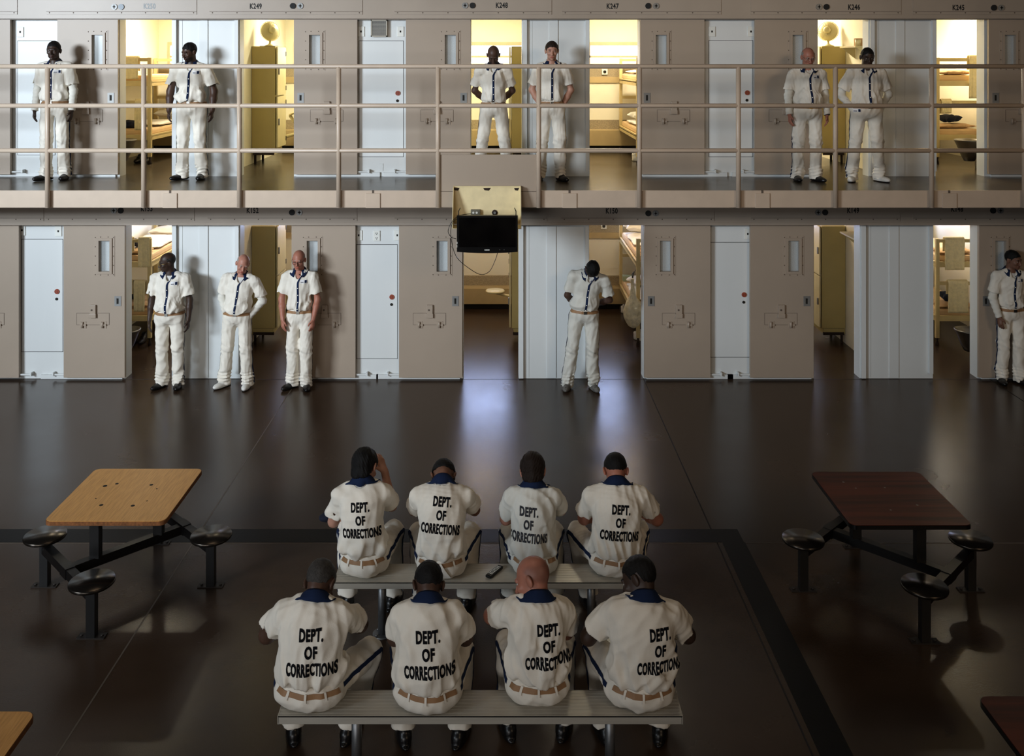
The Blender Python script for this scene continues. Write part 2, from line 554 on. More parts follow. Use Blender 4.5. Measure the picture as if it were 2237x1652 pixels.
def seated(w=1.0, k=1.0, slump=.35, lean=.12, knees=(.22, .22), head=(0, 0, 0), twist=0.0, roll=0.0, elbows=('lap', 'lap'), feet=(.17, .17), foot_y=-.33, seat_z=.455):
    """joints for someone on a bench who faces -y; seat_z is the top of the bench, pelvis over y = 0"""
    J = {'k': k, 'w': w, 'stand': False}
    P0 = V3(0, 0, seat_z + .115)
    a0, a1, a2, a3 = lean - slump * .55, lean - slump * .1, lean + slump * .65, lean + slump * 1.25
    U = [nrm(V3(math.sin(roll) * q, -math.sin(a), math.cos(a))) for a, q in ((a0, .3), (a1, 1), (a2, 1), (a3, .8))]
    P1 = P0 + U[0] * .13 * k; P2 = P1 + U[1] * .20 * k; P3 = P2 + U[2] * .205 * k
    J['P'] = [P0, P1, P2, P3]
    J['M'] = [frame(U[0]), frame(U[1], twist * .5), frame(U[2], twist), frame(U[3], twist)]
    sh = P2 + U[2] * .125 * k
    J['S'], J['E'], J['W'], J['hand'] = {}, {}, {}, {}
    for sd, am in zip((-1, 1), elbows):
        S = sh + J['M'][2][:, 0] * sd * .178 * w * k + J['M'][2][:, 1] * -.015
        rt = rotz(twist)
        if am == 'lap':
            E = S + rt @ V3(sd * .045, -.13, -.255 * k); W = E + rt @ V3(-sd * .15, -.20, -.05)
        elif am == 'knee':
            E = S + rt @ V3(sd * .06, -.20, -.215 * k); W = E + rt @ V3(-sd * .17, -.17, .02)
        elif am == 'out':
            E = S + rt @ V3(sd * .13, -.09, -.235 * k); W = E + rt @ V3(-sd * .10, -.23, -.05)
        elif am == 'thigh':
            E = S + rt @ V3(sd * .07, -.10, -.26 * k); W = E + rt @ V3(sd * .02, -.19, -.06)
        elif am == 'chin':
            E = S + rt @ V3(sd * .02, -.20, -.20 * k); W = E + rt @ V3(-sd * .06, -.05, .24)
        elif am == 'cross':
            E = S + rt @ V3(sd * .10, -.20, -.17 * k); W = E + rt @ V3(-sd * .22, -.10, .0)
        else:
            E = S + rt @ V3(sd * .10, .02, -.27 * k); W = E + rt @ V3(sd * .0, -.20, -.14)
        J['S'][sd], J['E'][sd], J['W'][sd] = S, E, W
        J['hand'][sd] = (nrm(W - E + V3(-sd * .04, 0, -.04)), am)
    J['hip'], J['knee'], J['ank'], J['toe'] = {}, {}, {}, {}
    for sd, kx, fx in zip((-1, 1), knees, feet):
        Hp = P0 + V3(sd * .10 * w, -.02, -.02)
        Kn = V3(sd * kx, -math.sqrt(max(.43 ** 2 - (kx - .1 * w) ** 2, .06)) * k, seat_z + .09)
        J['hip'][sd], J['knee'][sd] = Hp, Kn
        J['ank'][sd] = V3(sd * fx, foot_y, .085)
        J['toe'][sd] = nrm(V3(sd * .25, -1, 0))
    hy, hp, hr = head
    HR = frame(U[3]) @ rotz(hy) @ rotx(hp + a3 * .75) @ roty(hr)
    J['Hc'] = P3 + U[3] * (.066 * k) + HR @ V3(0, -.02, .035)
    J['HR'] = HR
    J['belt'] = (P0 + U[0] * .04 * k, U[0])
    return J

def cap_cone(F, a, b, r1, r2, cap, n, k=.03, flat=None):
    F.cone(a, b, r1, r2, k, flat)
    op, fn, lo, hi, kk = F.ops.pop()
    n = nrm(V3(n)); cap = V3(cap)
    def g(x, y, z):
        return np.maximum(fn(x, y, z), (x - cap[0]) * n[0] + (y - cap[1]) * n[1] + (z - cap[2]) * n[2])
    F.ops.append((op, g, lo, hi, kk))

def decal(name, material, parent, fn, nu, nv, bvhs, off, reach=.8):
    """a strip of cloth laid on a surface: fn(u, v) gives where a ray starts and its direction"""
    vs, ok = [], []
    for j in range(nv):
        for i in range(nu):
            o, d = fn(i / (nu - 1), j / (nv - 1))
            o, d = Vector(o), Vector(d).normalized()
            best = None
            for b in bvhs:
                h = b.ray_cast(o, d, reach)
                if h[0] is not None and (best is None or h[3] < best[3]): best = h
            if best is None:
                vs.append((0, 0, 0)); ok.append(False)
            else:
                vs.append(best[0] - d * off); ok.append(True)
    mb = MB(); fs = []
    for j in range(nv - 1):
        for i in range(nu - 1):
            q = (j * nu + i, j * nu + i + 1, (j + 1) * nu + i + 1, (j + 1) * nu + i)
            if all(ok[t] for t in q):
                L = [(Vector(vs[q[a]]) - Vector(vs[q[(a + 1) % 4]])).length for a in range(4)]
                if max(L) < .12: fs.append(q)
    if not fs:
        mb.bm.free(); return None
    mb._addv(vs, fs, True)
    bmesh.ops.delete(mb.bm, geom=[v for v in mb.bm.verts if not v.link_faces], context='VERTS')
    return mb.build(name, material, parent)

def hand_ops(F, W, d, n, t, curl, s=1.0):
    """palm, four bent fingers and a thumb; d along the hand, n out of the palm, t towards the little finger"""
    F.cone(W - d * .02, W + d * .075 * s, .024 * s, .036 * s, .02, flat=(n, .55))
    for i, (ln, r) in enumerate(((.068, .0092), (.078, .0094), (.072, .009), (.056, .008))):
        b = W + d * .082 * s + t * (-.027 + .018 * i) * s
        d1 = nrm(d + n * curl * .5); d2 = nrm(d + n * curl * 1.6)
        m = b + d1 * ln * .5 * s; e = m + d2 * ln * .5 * s
        F.cone(b - d * .012, m, r * s, r * .95 * s, .004); F.cone(m, e, r * .95 * s, r * .8 * s, .003)
    b = W + d * .022 * s - t * .026 * s
    m = b + nrm(d * .75 - t * .6 + n * .25) * .038 * s; e = m + nrm(d - t * .1 + n * .4) * .032 * s
    F.cone(b, m, .0125 * s, .0105 * s, .012); F.cone(m, e, .0105 * s, .0085 * s, .004)

def person(loc, rz, J, label, skin='dark', hair=None, hairc='#0d0a09', w=None, bel=0.0, long_sleeves=False, shoe='black', cloth=None,
           text=None, glasses=None, badge=None, seed=1, beard=None, bald_shade=None, tee=True, res=1.0, ink=None, watch=False,
           stripe=True, buckle=None, arm=1.0, collar_lift=0.0, cat='person', group=None, loops=False, head_s=1.0, pocket=True, rag=False):
    k, w = J['k'], J['w']
    P0, P1, P2, P3 = J['P']; M0, M1, M2, M3 = J['M']
    cloth = cloth or WHITE
    sit = not J['stand']
    U = lambda i: J['M'][i][:, 2]
    Fr = lambda i: -J['M'][i][:, 1]
    Rr = lambda i: J['M'][i][:, 0]
    bp, bn = J['belt']
    hs = head_s
    # ---------------- body
    B = Field()
    Hc, HR = J['Hc'], J['HR']
    hp = lambda *v: Hc + HR @ (V3(*v) * hs)
    B.ell(P0 + U(0) * (.015 if sit else -.01), (.110 * w, .068, .09 if sit else .115), M0, .03)
    B.ell(P1 + Fr(1) * (.03 if sit else 0), (.108 * w, .068 + bel * .5, .14), M1, .05)
    B.ell(P2, (.135 * w, .088, .18), M2, .05)
    B.cone(J['S'][-1] * .88 + J['S'][1] * .12, J['S'][1] * .88 + J['S'][-1] * .12, .040, k=.04)
    nb = P3 - U(3) * .05
    B.cone(nb, hp(0, .018, -.045), .060, .053 * hs, .03)
    for sd in (-1, 1):
        B.cone(P3 - U(2) * .02 + Rr(2) * sd * .02, J['S'][sd] * .75 + P3 * .25 - U(2) * .02, .045, .04, .04)
        S, E, W = J['S'][sd], J['E'][sd], J['W'][sd]
        B.cone(S - U(2) * .012, E, .040 * arm, .038 * arm, .03)
        B.cone(E, E + (W - E) * .35, .041 * arm, .040 * arm, .02); B.cone(E + (W - E) * .35, W, .040 * arm, .026 * arm, .02)
        d, am = J['hand'][sd]
        if am in ('down', 'front'):
            n = nrm(V3(-sd, .15 if am == 'down' else .8, 0)); n = nrm(n - d * (n @ d)); t = np.cross(d, n) * (1 if sd > 0 else -1)
            if t[1] < 0: t = -t
            hand_ops(B, W, d, n, t, .5)
        elif am == 'pocket':
            B.cone(W, W + d * .06, .028, .03, .02)
        else:
            n = nrm(V3(0, -.3, -1)); n = nrm(n - d * (n @ d)); t = np.cross(d, n)
            if t @ V3(sd, 0, 0) < 0: t = -t
            hand_ops(B, W, d, n, t, .8)
        B.cone(J['hip'][sd], J['knee'][sd], .066, .046, .03); B.cone(J['knee'][sd], J['ank'][sd], .046, .034, .02)
        B.cone(J['ank'][sd] - V3(0, 0, .03), J['ank'][sd] + J['toe'][sd] * .10 - V3(0, 0, .055), .026, .02, .02)
    # head
    B.ell(hp(0, .012, .028), V3(.0755, .096, .088) * hs, HR, .02)
    B.ell(hp(0, -.028, -.028), V3(.061, .066, .082) * hs, HR, .025)
    B.ell(hp(0, -.040, -.074), V3(.050, .048, .034) * hs, HR, .02)
    B.ell(hp(0, -.080, -.099), V3(.020, .014, .014) * hs, HR, .015)
    B.cone(hp(-.036, -.084, .022), hp(.036, -.084, .022), .009 * hs, k=.012)
    for sd in (-1, 1):
        B.ell(hp(sd * .042, -.068, -.026), V3(.020, .02, .016) * hs, HR, .02)
        B.ell(hp(sd * .031, -.102, .003), V3(.019, .015, .0095) * hs, HR, .010, op='s')
        B.ell(hp(sd * .031, -.0795, .0115), V3(.0165, .0125, .0068) * hs, HR, .003)
        B.ell(hp(sd * .031, -.0790, -.0075), V3(.0155, .0115, .0055) * hs, HR, .003)
        ear = HR @ roty(sd * .12) @ rotz(sd * -.35)
        B.ell(hp(sd * .081, .010, -.010), V3(.009, .021, .034) * hs, ear, .006)
    B.cone(hp(0, -.090, .008), hp(0, -.112, -.034), .008 * hs, .0125 * hs, .008)
    for sd in (-1, 1):
        B.ell(hp(sd * .012, -.104, -.038), V3(.009, .010, .008) * hs, HR, .006)
    B.ell(hp(0, -.094, -.062), V3(.025, .0095, .0055) * hs, HR, .005)
    B.ell(hp(0, -.093, -.0735), V3(.022, .010, .0065) * hs, HR, .005)
    hz = Hc[2]
    zf = [(hz - .16, hz + .15)]
    for sd in (-1, 1):
        if J['hand'][sd][1] in ('down', 'front'): zf.append((J['W'][sd][2] - .22, J['W'][sd][2] + .02))
    bv, bq = B.mesh(.0052 * res, zf, .012)
    # pigment, and the mouth crease as painted shade
    sk = V3(*SKINS[skin])
    q = (bv - Hc) @ HR / hs
    col = np.tile(sk, (len(bv), 1))
    inhead = (np.abs(q[:, 0]) < .11) & (np.abs(q[:, 1]) < .14) & (q[:, 2] > -.14) & (q[:, 2] < .14)
    def paint(mask, c, amt=1.0):
        m = np.clip(mask, 0, 1)[:, None] * amt * inhead[:, None]
        col[:] = col * (1 - m) + V3(*c) * m
    def blob(c, r):
        e = np.sqrt((((q - V3(*c)) / V3(*r)) ** 2).sum(1))
        return np.clip((1.25 - e) / .5, 0, 1)
    lip = sk * V3(.95, .55, .55) if sk[0] > .1 else sk * V3(1.5, .9, .9)
    paint(blob((0, -.10, -.0675), (.025, .02, .011)), lip)
    paint(blob((0, -.10, -.0675), (.022, .02, .002)), sk * .35)  # shade of the crease between the lips, put into the skin colour
    browc = srgb(hairc)[:3] if hair else (sk * .35 if sk[0] < .3 else sk * .62)
    for sd in (-1, 1):
        paint(blob((sd * .033, -.09, .024), (.019, .03, .0055)), browc, .85)
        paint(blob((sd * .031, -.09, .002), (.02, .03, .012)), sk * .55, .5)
    if beard:
        ang = np.clip((-.045 - q[:, 2]) / .02, 0, 1) * np.clip((-.005 - q[:, 1]) / .02, 0, 1)
        mous = blob((0, -.10, -.052), (.026, .03, .008))
        paint(np.maximum(ang, mous) * (1 - blob((0, -.10, -.068), (.024, .02, .009))), srgb(beard)[:3], .8)
    if bald_shade:
        yy = np.interp(q[:, 1], [-.1, -.05, 0, .05, .11], [.09, .07, .012, -.04, -.06])
        paint(np.clip((q[:, 2] - yy) / .02, 0, 1) * np.clip((q[:, 1] + .06) / .04, 0, 1) if bald_shade[1] == 'all' else
              np.clip((q[:, 2] - yy) / .02, 0, 1) * np.clip((.075 - q[:, 2]) / .03, 0, 1) * np.clip((q[:, 1] + .03) / .03, 0, 1), srgb(bald_shade[0])[:3], bald_shade[2])
    if tee:
        below = ((bv - (P3 - U(3) * .005 + Fr(3) * .02)) @ nrm(U(2) * .8 + Fr(2) * .25)) < -.012
        near = np.linalg.norm(bv - P3, axis=1) < .2
        col[below & near & ~(np.linalg.norm((bv - J['Hc']), axis=1) < .10)] = (.62, .61, .58)
    ob = np_mesh('person', bv, bq, SKINMAT, None, col)
    tag(ob, label, cat, group)
    ob.location = loc; ob.rotation_euler = (0, 0, rz)
    # eyes
    for sd in (-1, 1):
        mb = MB(); b2 = bmesh.new(); bmesh.ops.create_uvsphere(b2, u_segments=20, v_segments=14, radius=.0108 * hs)
        c0 = hp(sd * .030, -.0782, .0025)
        vv = np.array([v.co[:] for v in b2.verts])
        fs = [[v.index for v in f.verts] for f in b2.faces]; b2.free()
        cc = np.tile(V3(.55, .52, .48) if sk[0] > .1 else V3(.42, .38, .34), (len(vv), 1))
        ang = np.arccos(np.clip(-vv[:, 1] / (.0108 * hs), -1, 1))
        cc[ang < .62] = (.035, .022, .015) if sk[0] < .3 else (.06, .065, .07)
        cc[ang < .28] = (.004, .004, .004)
        wv = (HR @ vv.T).T + c0
        mb._addv([Vector(v) for v in wv], fs, True)
        e = mb.build('eye', EYEMAT, ob)
        at = e.data.attributes.new('pigment', 'FLOAT_COLOR', 'POINT')
        at.data.foreach_set('color', np.concatenate([cc, np.ones((len(cc), 1))], 1).astype(np.float32).ravel())
    # ---------------- shirt
    T = Field()
    tw_ = 1.16 if sit else 1.0
    T.ell(P2, (.168 * w * (1 + (tw_ - 1) * .4), .116 + bel * .15, .20), M2, .05)
    T.ell(P1 + Fr(1) * bel * .35, (.158 * w * tw_, .116 + bel * .8, .17), M1, .06)
    T.ell(bp + bn * .045 + Fr(0) * bel * .45, (.160 * w * tw_, .122 + bel * .8, .085), M0, .05)
    T.ell(P2 + U(2) * .06 - Fr(2) * .028, (.145 * w, .092, .135), M2, .05)
    T.cone(J['S'][-1] * .86 + J['S'][1] * .14, J['S'][1] * .86 + J['S'][-1] * .14, .056, k=.05)
    for sd in (-1, 1):
        S, E = J['S'][sd], J['E'][sd]
        d = nrm(E - S)
        T.cone(P3 - U(2) * .022 + Rr(2) * sd * .045, S - U(2) * .022, .044, .056, .04)
        ce = S + (E - S) * (.74 if not sit else .70)
        cap_cone(T, S - U(2) * .012, S + (E - S) * .95, .063 * (.6 + .4 * arm), .084 * (.5 + .25 * w + .25 * arm), ce, d + V3(0, 0, 0), .035)
    for sd in (-1, 1):
        S, E = J['S'][sd], J['E'][sd]; d = nrm(E - S)
        ce = S + (E - S) * (.74 if not sit else .70)
        T.cone(ce - d * .03, ce + d * .06, .046 * arm, .064 * (.5 + .25 * w + .25 * arm), .004, op='s')
    T.cone(P3 - U(3) * .015, P3 + U(3) * .15, .060, .075, .01, op='s')
    if not sit:
        T.ell(P3 - U(3) * .03 + Fr(3) * .075, (.030, .05, .055), M3, .01, op='s')
    T.cut(bp, -bn)
    T.push(folds(seed, .0085, 34, U(1), bp[2] + .05 if not sit else bp[2] + .06, 1.3))
    T.push(folds(seed + 50, .0035, 80, U(1)))
    if sit:
        # gathers that fan out above the belt
        rg = np.random.RandomState(seed + 9); ph = rg.uniform(0, 6.28); c0 = bp + Rr(0) * rg.uniform(-.03, .03)
        def gath(x, y, z):
            v = (x - c0[0]) * bn[0] + (y - c0[1]) * bn[1] + (z - c0[2]) * bn[2]
            h = (x - c0[0]) * Rr(0)[0] + (y - c0[1]) * Rr(0)[1]
            return -.0055 * np.exp(-(v / .16) ** 2) * np.sin(h / (.012 + .05 * np.clip(v, 0, .4)) * .85 + ph)
        T.push(gath)
    tv, tq = T.mesh(.0068 * res)
    sh = np_mesh('shirt', tv, tq, cloth, ob)
    tb = bvh_of(tv, tq)
    # ---------------- trousers
    Q = Field()
    Q.ell(P0 + Fr(0) * bel * .2, (.158 * w, .118 + bel * .5, .135), M0, .04)
    if sit:
        Q.ell(P0 - U(0) * .03 - Fr(0) * .01, (.172 * w, .125, .09), M0, .05)
        for sd in (-1, 1):
            Q.ell(P0 + V3(sd * .075 * w, .0, -.035), (.09 * w, .105, .085), None, .04)
    for sd in (-1, 1):
        hpj, kn, an = J['hip'][sd], J['knee'][sd], J['ank'][sd]
        tw = (.090 + .02 * (w - 1))
        Q.cone(hpj, kn, tw * w ** .4, .079, .04 if not sit else .045)
        d = nrm(an - kn)
        e = an - V3(0, 0, .055) if not sit else an - d * .015
        cap_cone(Q, kn, an + d * .06, .079, .076, e, d, .02)
        if not sit:
            Q.cone(an + V3(0, 0, .03) - J['toe'][sd] * -.02, an + V3(0, 0, .10), .070, .068, .02)
    Q.cut(bp + bn * .018, bn, bp - V3(.4, .4, .02), bp + V3(.4, .4, .4))
    Q.push(folds(seed + 5, .0075, 30, (0, 0, 1) if not sit else (0, .7, .7), .14 if not sit else None, 1.4))
    Q.push(folds(seed + 6, .0032, 70, (.3, 0, 1)))
    if not sit:
        ph = random.random() * 6
        Q.push(lambda x, y, z: -.007 * np.exp(-((z - .13) / .07) ** 2) * np.sin(z * 150 + 2.2 * np.sin(x * 22 + ph) + y * 30))
        Q.push(lambda x, y, z: -.004 * np.exp(-((z - .50) / .09) ** 2) * np.sin(z * 90 + x * 40 + ph))
    if sit:
        zs = J.get('seat', .455)
        Q.cut(V3(0, 0, zs + .001), V3(0, 0, -1), V3(-.5, -.24, zs - .2), V3(.5, .5, zs + .03))
    qv, qq = Q.mesh(.0078 * res)
    tr = np_mesh('trousers', qv, qq, cloth, ob)
    qb = bvh_of(qv, qq)
    # belt
    def ring(u, v):
        a = u * 2 * math.pi if not sit else R(-90 + 136 * (u - .5))
        dd = Rr(0) * math.cos(a) + Fr(0) * math.sin(a)
        o = bp + bn * (-.004 - (.034 if not sit else .027) * v) + dd * .5
        return o, -dd
    belt = decal('belt', TAN, ob, ring, 73, 3, [qb], .005)
    if belt is not None:
        h = qb.ray_cast(Vector(bp + Fr(0) * .5 - bn * .022), Vector(-Fr(0)), .6)
        if h[0] is not None and not sit:
            mb = MB(); c = h[0]
            mb.box(c.x - .022, c.x + .022, c.y - .010, c.y - .002, c.z - .019, c.z + .019, .003)
            mb.build('buckle', buckle or METAL, belt)
        if loops:
            for a in (-90, -48, -132):
                a = R(a)
                dd = Rr(0) * math.cos(a) + Fr(0) * math.sin(a); tt = -Rr(0) * math.sin(a) + Fr(0) * math.cos(a)
                decal('belt_loop', cloth, tr, lambda u, v: (bp + dd * .5 + tt * (u - .5) * .013 + bn * (.0 - .046 * v), -dd), 3, 4, [qb], .009)
    # stripes along the outer seams
    if stripe:
        for sd in (-1, 1):
            hpj, kn, an = J['hip'][sd], J['knee'][sd], J['ank'][sd]
            up0 = hpj + (kn - hpj) * -.12 if sit else hpj + V3(0, 0, .06)
            pts = [up0, hpj + (kn - hpj) * .25, hpj + (kn - hpj) * .6, kn, kn + (an - kn) * .5, an - V3(0, 0, .03)]
            L = [0]
            for a, b in zip(pts, pts[1:]): L.append(L[-1] + np.linalg.norm(b - a))
            pa = np.array(pts); L = np.array(L) / L[-1]
            def sf(u, v, sd=sd, pa=pa, L=L):
                c = V3(*[np.interp(v, L, pa[:, i]) for i in range(3)])
                c2 = V3(*[np.interp(min(v + .02, 1), L, pa[:, i]) for i in range(3)]); c1 = V3(*[np.interp(max(v - .02, 0), L, pa[:, i]) for i in range(3)])
                t = nrm(c2 - c1); dd = nrm(V3(sd, .12, .0 if not sit else .25)); wd = np.cross(t, dd)
                return c + dd * .4 + wd * (u - .5) * .028, -dd
            decal('side_stripe', NAVY, tr, sf, 4, 40, [qb], .003, .5)
    # ---------------- collar, placket, buttons
    Mn = J['M'][3]
    N0 = P3 + U(3) * (.002 + collar_lift)
    gap = 148 if not sit else 170
    def coll(u, v):
        a = R(-gap + 2 * gap * u)
        dirv = Mn[:, 1] * math.cos(a) + Mn[:, 0] * math.sin(a)
        fr = (1 - math.cos(a)) / 2
        prof = ((.060, .0), (.060, .030), (.066, .040), (.076, .030), (.090 + .006 * fr, -.006 - .012 * fr), (.098 + .01 * fr, -.026 - .030 * fr ** 3))
        x = v * 5; i = min(int(x), 4); f = x - i
        r = prof[i][0] * (1 - f) + prof[i + 1][0] * f; z = prof[i][1] * (1 - f) + prof[i + 1][1] * f
        z = z - .028 * fr if v < .7 else z - .028 * fr * .7
        p = N0 + dirv * r + U(3) * z
        if v > .55:
            h = tb.find_nearest(Vector(p))
            if h[0] is not None:
                nn = h[1]
                p2 = V3(*h[0]) + V3(*nn) * (.013 if v < .95 else .009)
                m = (v - .55) / .45
                if (Vector(p) - h[0]).dot(nn) < .012 or v > .95:
                    p = p * (1 - m) + p2 * m
        return p
    mb = MB(); mb.grid(coll, 41, 6, thick=.003); mb.build('collar', NAVY, sh)
    if not sit:
        top = P3 - U(3) * .035 + Fr(3) * .06
        def pl(u, v):
            c = bp * v + top * (1 - v)
            bend = max(0, (.22 - v) / .22)
            c = c + Rr(2) * (.055 * bend ** 1.3) + Rr(1) * .0
            wd = .026 * (1 - .45 * bend)
            return c + Fr(1) * .5 + Rr(1) * (u - .5) * wd, -Fr(1)
        decal('placket', NAVY, sh, pl, 4, 40, [tb], .004)
        for v in (.36, .56, .76, .93):
            c = bp * v + top * (1 - v)
            h = tb.ray_cast(Vector(c + Fr(1) * .5), Vector(-Fr(1)), .8)
            if h[0] is not None:
                mb = MB(); mb.cyl((h[0].x, h[0].y - .009, h[0].z), .0062, .006, 'y', 12); mb.build('button', BUTTONM, sh)
        if pocket:
            pc = P2 + Rr(2) * .085 * w - U(2) * .02
            decal('pocket', cloth, sh, lambda u, v: (pc + Fr(2) * .5 + Rr(2) * (u - .5) * .10 + U(2) * (.055 - .115 * v - (.018 * (1 - abs(2 * u - 1)) * (v > .95))), -Fr(2)), 9, 10, [tb], .004)
        if badge:
            pc = P2 + Rr(2) * (.075 * w) + U(2) * .072 if badge != 'hip' else V3(J['hip'][-1][0] - .045, 0, P0[2] - .01)
            bvs = [tb] if badge != 'hip' else [qb]
            bd = decal('name_badge', CARDM, sh if badge != 'hip' else tr, lambda u, v: (pc + Fr(2) * .5 + Rr(2) * (u - .5) * .082 + U(2) * (.022 - .045 * v), -Fr(2)), 6, 4, bvs, .008)
            if bd is not None:
                pass
            decal('badge_photo', NAVY, sh if badge != 'hip' else tr, lambda u, v: (pc + Fr(2) * .5 + Rr(2) * (.012 + u * .024) + U(2) * (.017 - .034 * v), -Fr(2)), 3, 3, bvs, .010)
            decal('badge_print', INK, sh if badge != 'hip' else tr, lambda u, v: (pc + Fr(2) * .5 + Rr(2) * (-.036 + u * .036) + U(2) * (-.004 - .007 * v), -Fr(2)), 3, 2, bvs, .010)
    # ---------------- undershirt sleeves
    if long_sleeves:
        for sd in (-1, 1):
            S, E, W = J['S'][sd], J['E'][sd], J['W'][sd]
            D = Field(); d = nrm(W - E)
            D.cone(S + (E - S) * .5, E, .052 * arm, .050 * arm, .02)
            cap_cone(D, E, W + d * .05, .050 * arm, .040 * arm, W + d * .005, d, .02)
            ph = random.random() * 6
            D.push(lambda x, y, z: -.0025 * np.sin(z * 120 + x * 30 + ph))
            v_, q_ = D.mesh(.0075)
            np_mesh('undershirt_sleeve', v_, q_, THERMAL, ob)
    # ---------------- shoes
    sm = {'black': BLACKSHOE, 'white': WHITESHOE, 'grey': GREYSHOE}[shoe]
    for sd in (-1, 1):
        an, t = J['ank'][sd], J['toe'][sd]
        D = Field()
        side = np.cross(V3(0, 0, 1), t)
        Ms = np.stack([side, -t, V3(0, 0, 1)], 1)
        g = V3(an[0], an[1], 0)
        D.cone(g - t * .035 + V3(0, 0, .05), g + t * .03 + V3(0, 0, .055), .042, .044, .02)
        D.ell(g + t * .10 + V3(0, 0, .032), (.047, .095, .038), Ms, .03)
        D.ell(g + t * .03 + V3(0, 0, .018), (.046, .13, .026), Ms, .015)
        D.cone(g + V3(0, 0, .05), g + V3(0, 0, .11) - t * .01, .042, .040, .02)
        D.cut(V3(0, 0, .002), V3(0, 0, -1))
        v_, q_ = D.mesh(.0062)
        so = np_mesh('shoe', v_, q_, sm, ob)
        if shoe == 'white':
            D2 = Field(); D2.ell(g + t * .045 + V3(0, 0, .008), (.049, .142, .022), Ms, .01); D2.cut(V3(0, 0, .001), V3(0, 0, -1)); D2.cut(V3(0, 0, .016), V3(0, 0, 1))
            v_, q_ = D2.mesh(.006); np_mesh('sole', v_, q_, BLACKSHOE, so)
    # ---------------- hair
    if hair:
        thick, style = hair
        D = Field()
        D.ell(hp(0, .012, .028), (V3(.0755, .096, .088) + thick) * hs, HR, .02)
        if style in ('full', 'long'):
            D.ell(hp(0, .042, -.045), (V3(.062, .060, .062) + thick) * hs, HR, .02)
        ys = [-.12, -.075, -.05, -.03, -.018, -.012, .03, .045, .07, .12]
        zs_ = {'short': [.066, .060, .045, .018, -.012, .022, .022, -.025, -.055, -.06],
               'full': [.060, .056, .045, .010, -.02, .015, .015, -.06, -.105, -.115],
               'long': [.060, .056, .040, .005, -.03, .0, -.01, -.08, -.12, -.125],
               'ring': [.5, .5, .5, .5, .02, .022, .022, -.025, -.06, -.06]}[style]
        Ri = HR
        def hl(x, y, z):
            a, b, c = x - Hc[0], y - Hc[1], z - Hc[2]
            yy = (a * Ri[0, 1] + b * Ri[1, 1] + c * Ri[2, 1]) / hs; zz = (a * Ri[0, 2] + b * Ri[1, 2] + c * Ri[2, 2]) / hs
            return np.interp(yy, ys, zs_) - zz + .0035 * np.sin(160 * a + 90 * b) + .003 * np.sin(310 * a - 120 * b + 1)
        D.cutfn(hl)
        if style == 'ring':
            D.cutfn(lambda x, y, z: ((x - Hc[0]) * Ri[0, 2] + (y - Hc[1]) * Ri[1, 2] + (z - Hc[2]) * Ri[2, 2]) / hs - .062)
        rgs = folds(seed + 77, .0022 if thick < .012 else .004, 150, HR[:, 2])
        D.push(rgs)
        v_, q_ = D.mesh(.0052)
        np_mesh('hair', v_, q_, hairmat(hairc), ob)
    # ---------------- glasses and watch
    if glasses:
        gm = {'dark': RIMM, 'metal': METAL, 'gold': GOLD}[glasses]
        mb = MB()
        for sd in (-1, 1):
            c = (sd * .032, -.110, .000)
            mb.tube([hp(c[0] + .022 * math.cos(a), c[1] + .004 * abs(math.cos(a)), c[2] + .017 * math.sin(a)) for a in np.linspace(0, 2 * math.pi, 25)], .0022, 6)
            mb.tube([hp(sd * .054, -.106, .006), hp(sd * .078, -.05, .008), hp(sd * .083, .012, .008)], .002, 6)
        mb.tube([hp(-.010, -.112, .004), hp(0, -.116, .007), hp(.010, -.112, .004)], .002, 6)
        mb.build('glasses', gm, ob)
    if watch:
        W, E = J['W'][1], J['E'][1]; d = nrm(W - E)
        mb = MB(); mb.tube([W - d * .012, W + d * .012], .036, 20); mb.build('wristwatch', RIMM, ob)
    if rag:
        def rf(u, v):
            wdt = .035 + .085 * v
            return bp + Rr(0) * ((u - .5) * wdt + .01 - .03 * v) - Fr(0) * .5 + U(0) * (-.002 - .115 * v), Fr(0)
        rg_ = decal('hand_cloth', fabric('white_terry_cloth', '#f0ede4'), None, rf, 8, 10, [qb, tb], .016)
        rg_.location = loc; rg_.rotation_euler = (0, 0, rz)
        tag(rg_, rag, 'cloth')
    # ---------------- words across the back
    if text is not None:
        ox, oz, sc_, rot = text
        c = P1 * .42 + P2 * .58 + U(1) * oz - Rr(1) * ox
        rr = nrm(-Rr(2)); uu = nrm(U(1) * .5 + U(2) * .5)
        dirf = nrm(Fr(1) * .5 + Fr(2) * .5)
        r2, u2 = rr * math.cos(rot) + uu * math.sin(rot), uu * math.cos(rot) - rr * math.sin(rot)
        mb = MB()
        for line, dz, hh, wid in (('DEPT.', .080, .061, .137), ('OF', -.012, .061, .072), ('CORRECTIONS', -.106, .063, .288)):
            vs, fs = text_mesh(line, .045, 1.0, .22)
            raw = max(v.x for v in vs) - min(v.x for v in vs)
            out, ok = [], []
            for v in vs:
                o = c + r2 * v.x / raw * wid * sc_ + u2 * (v.y * hh + dz) * sc_ - dirf * .5
                h = tb.ray_cast(Vector(o), Vector(dirf), .9)
                if h[0] is None: out.append(Vector((0, 0, 0))); ok.append(False)
                else: out.append(h[0] + h[1] * .0022 - Vector(dirf) * .0012); ok.append(True)
            mb._addv(out, [f for f in fs if all(ok[i] for i in f)])
        bmesh.ops.delete(mb.bm, geom=[v for v in mb.bm.verts if not v.link_faces], context='VERTS')
        mb.build('lettering', ink or INK, sh, fix=False)
    return ob
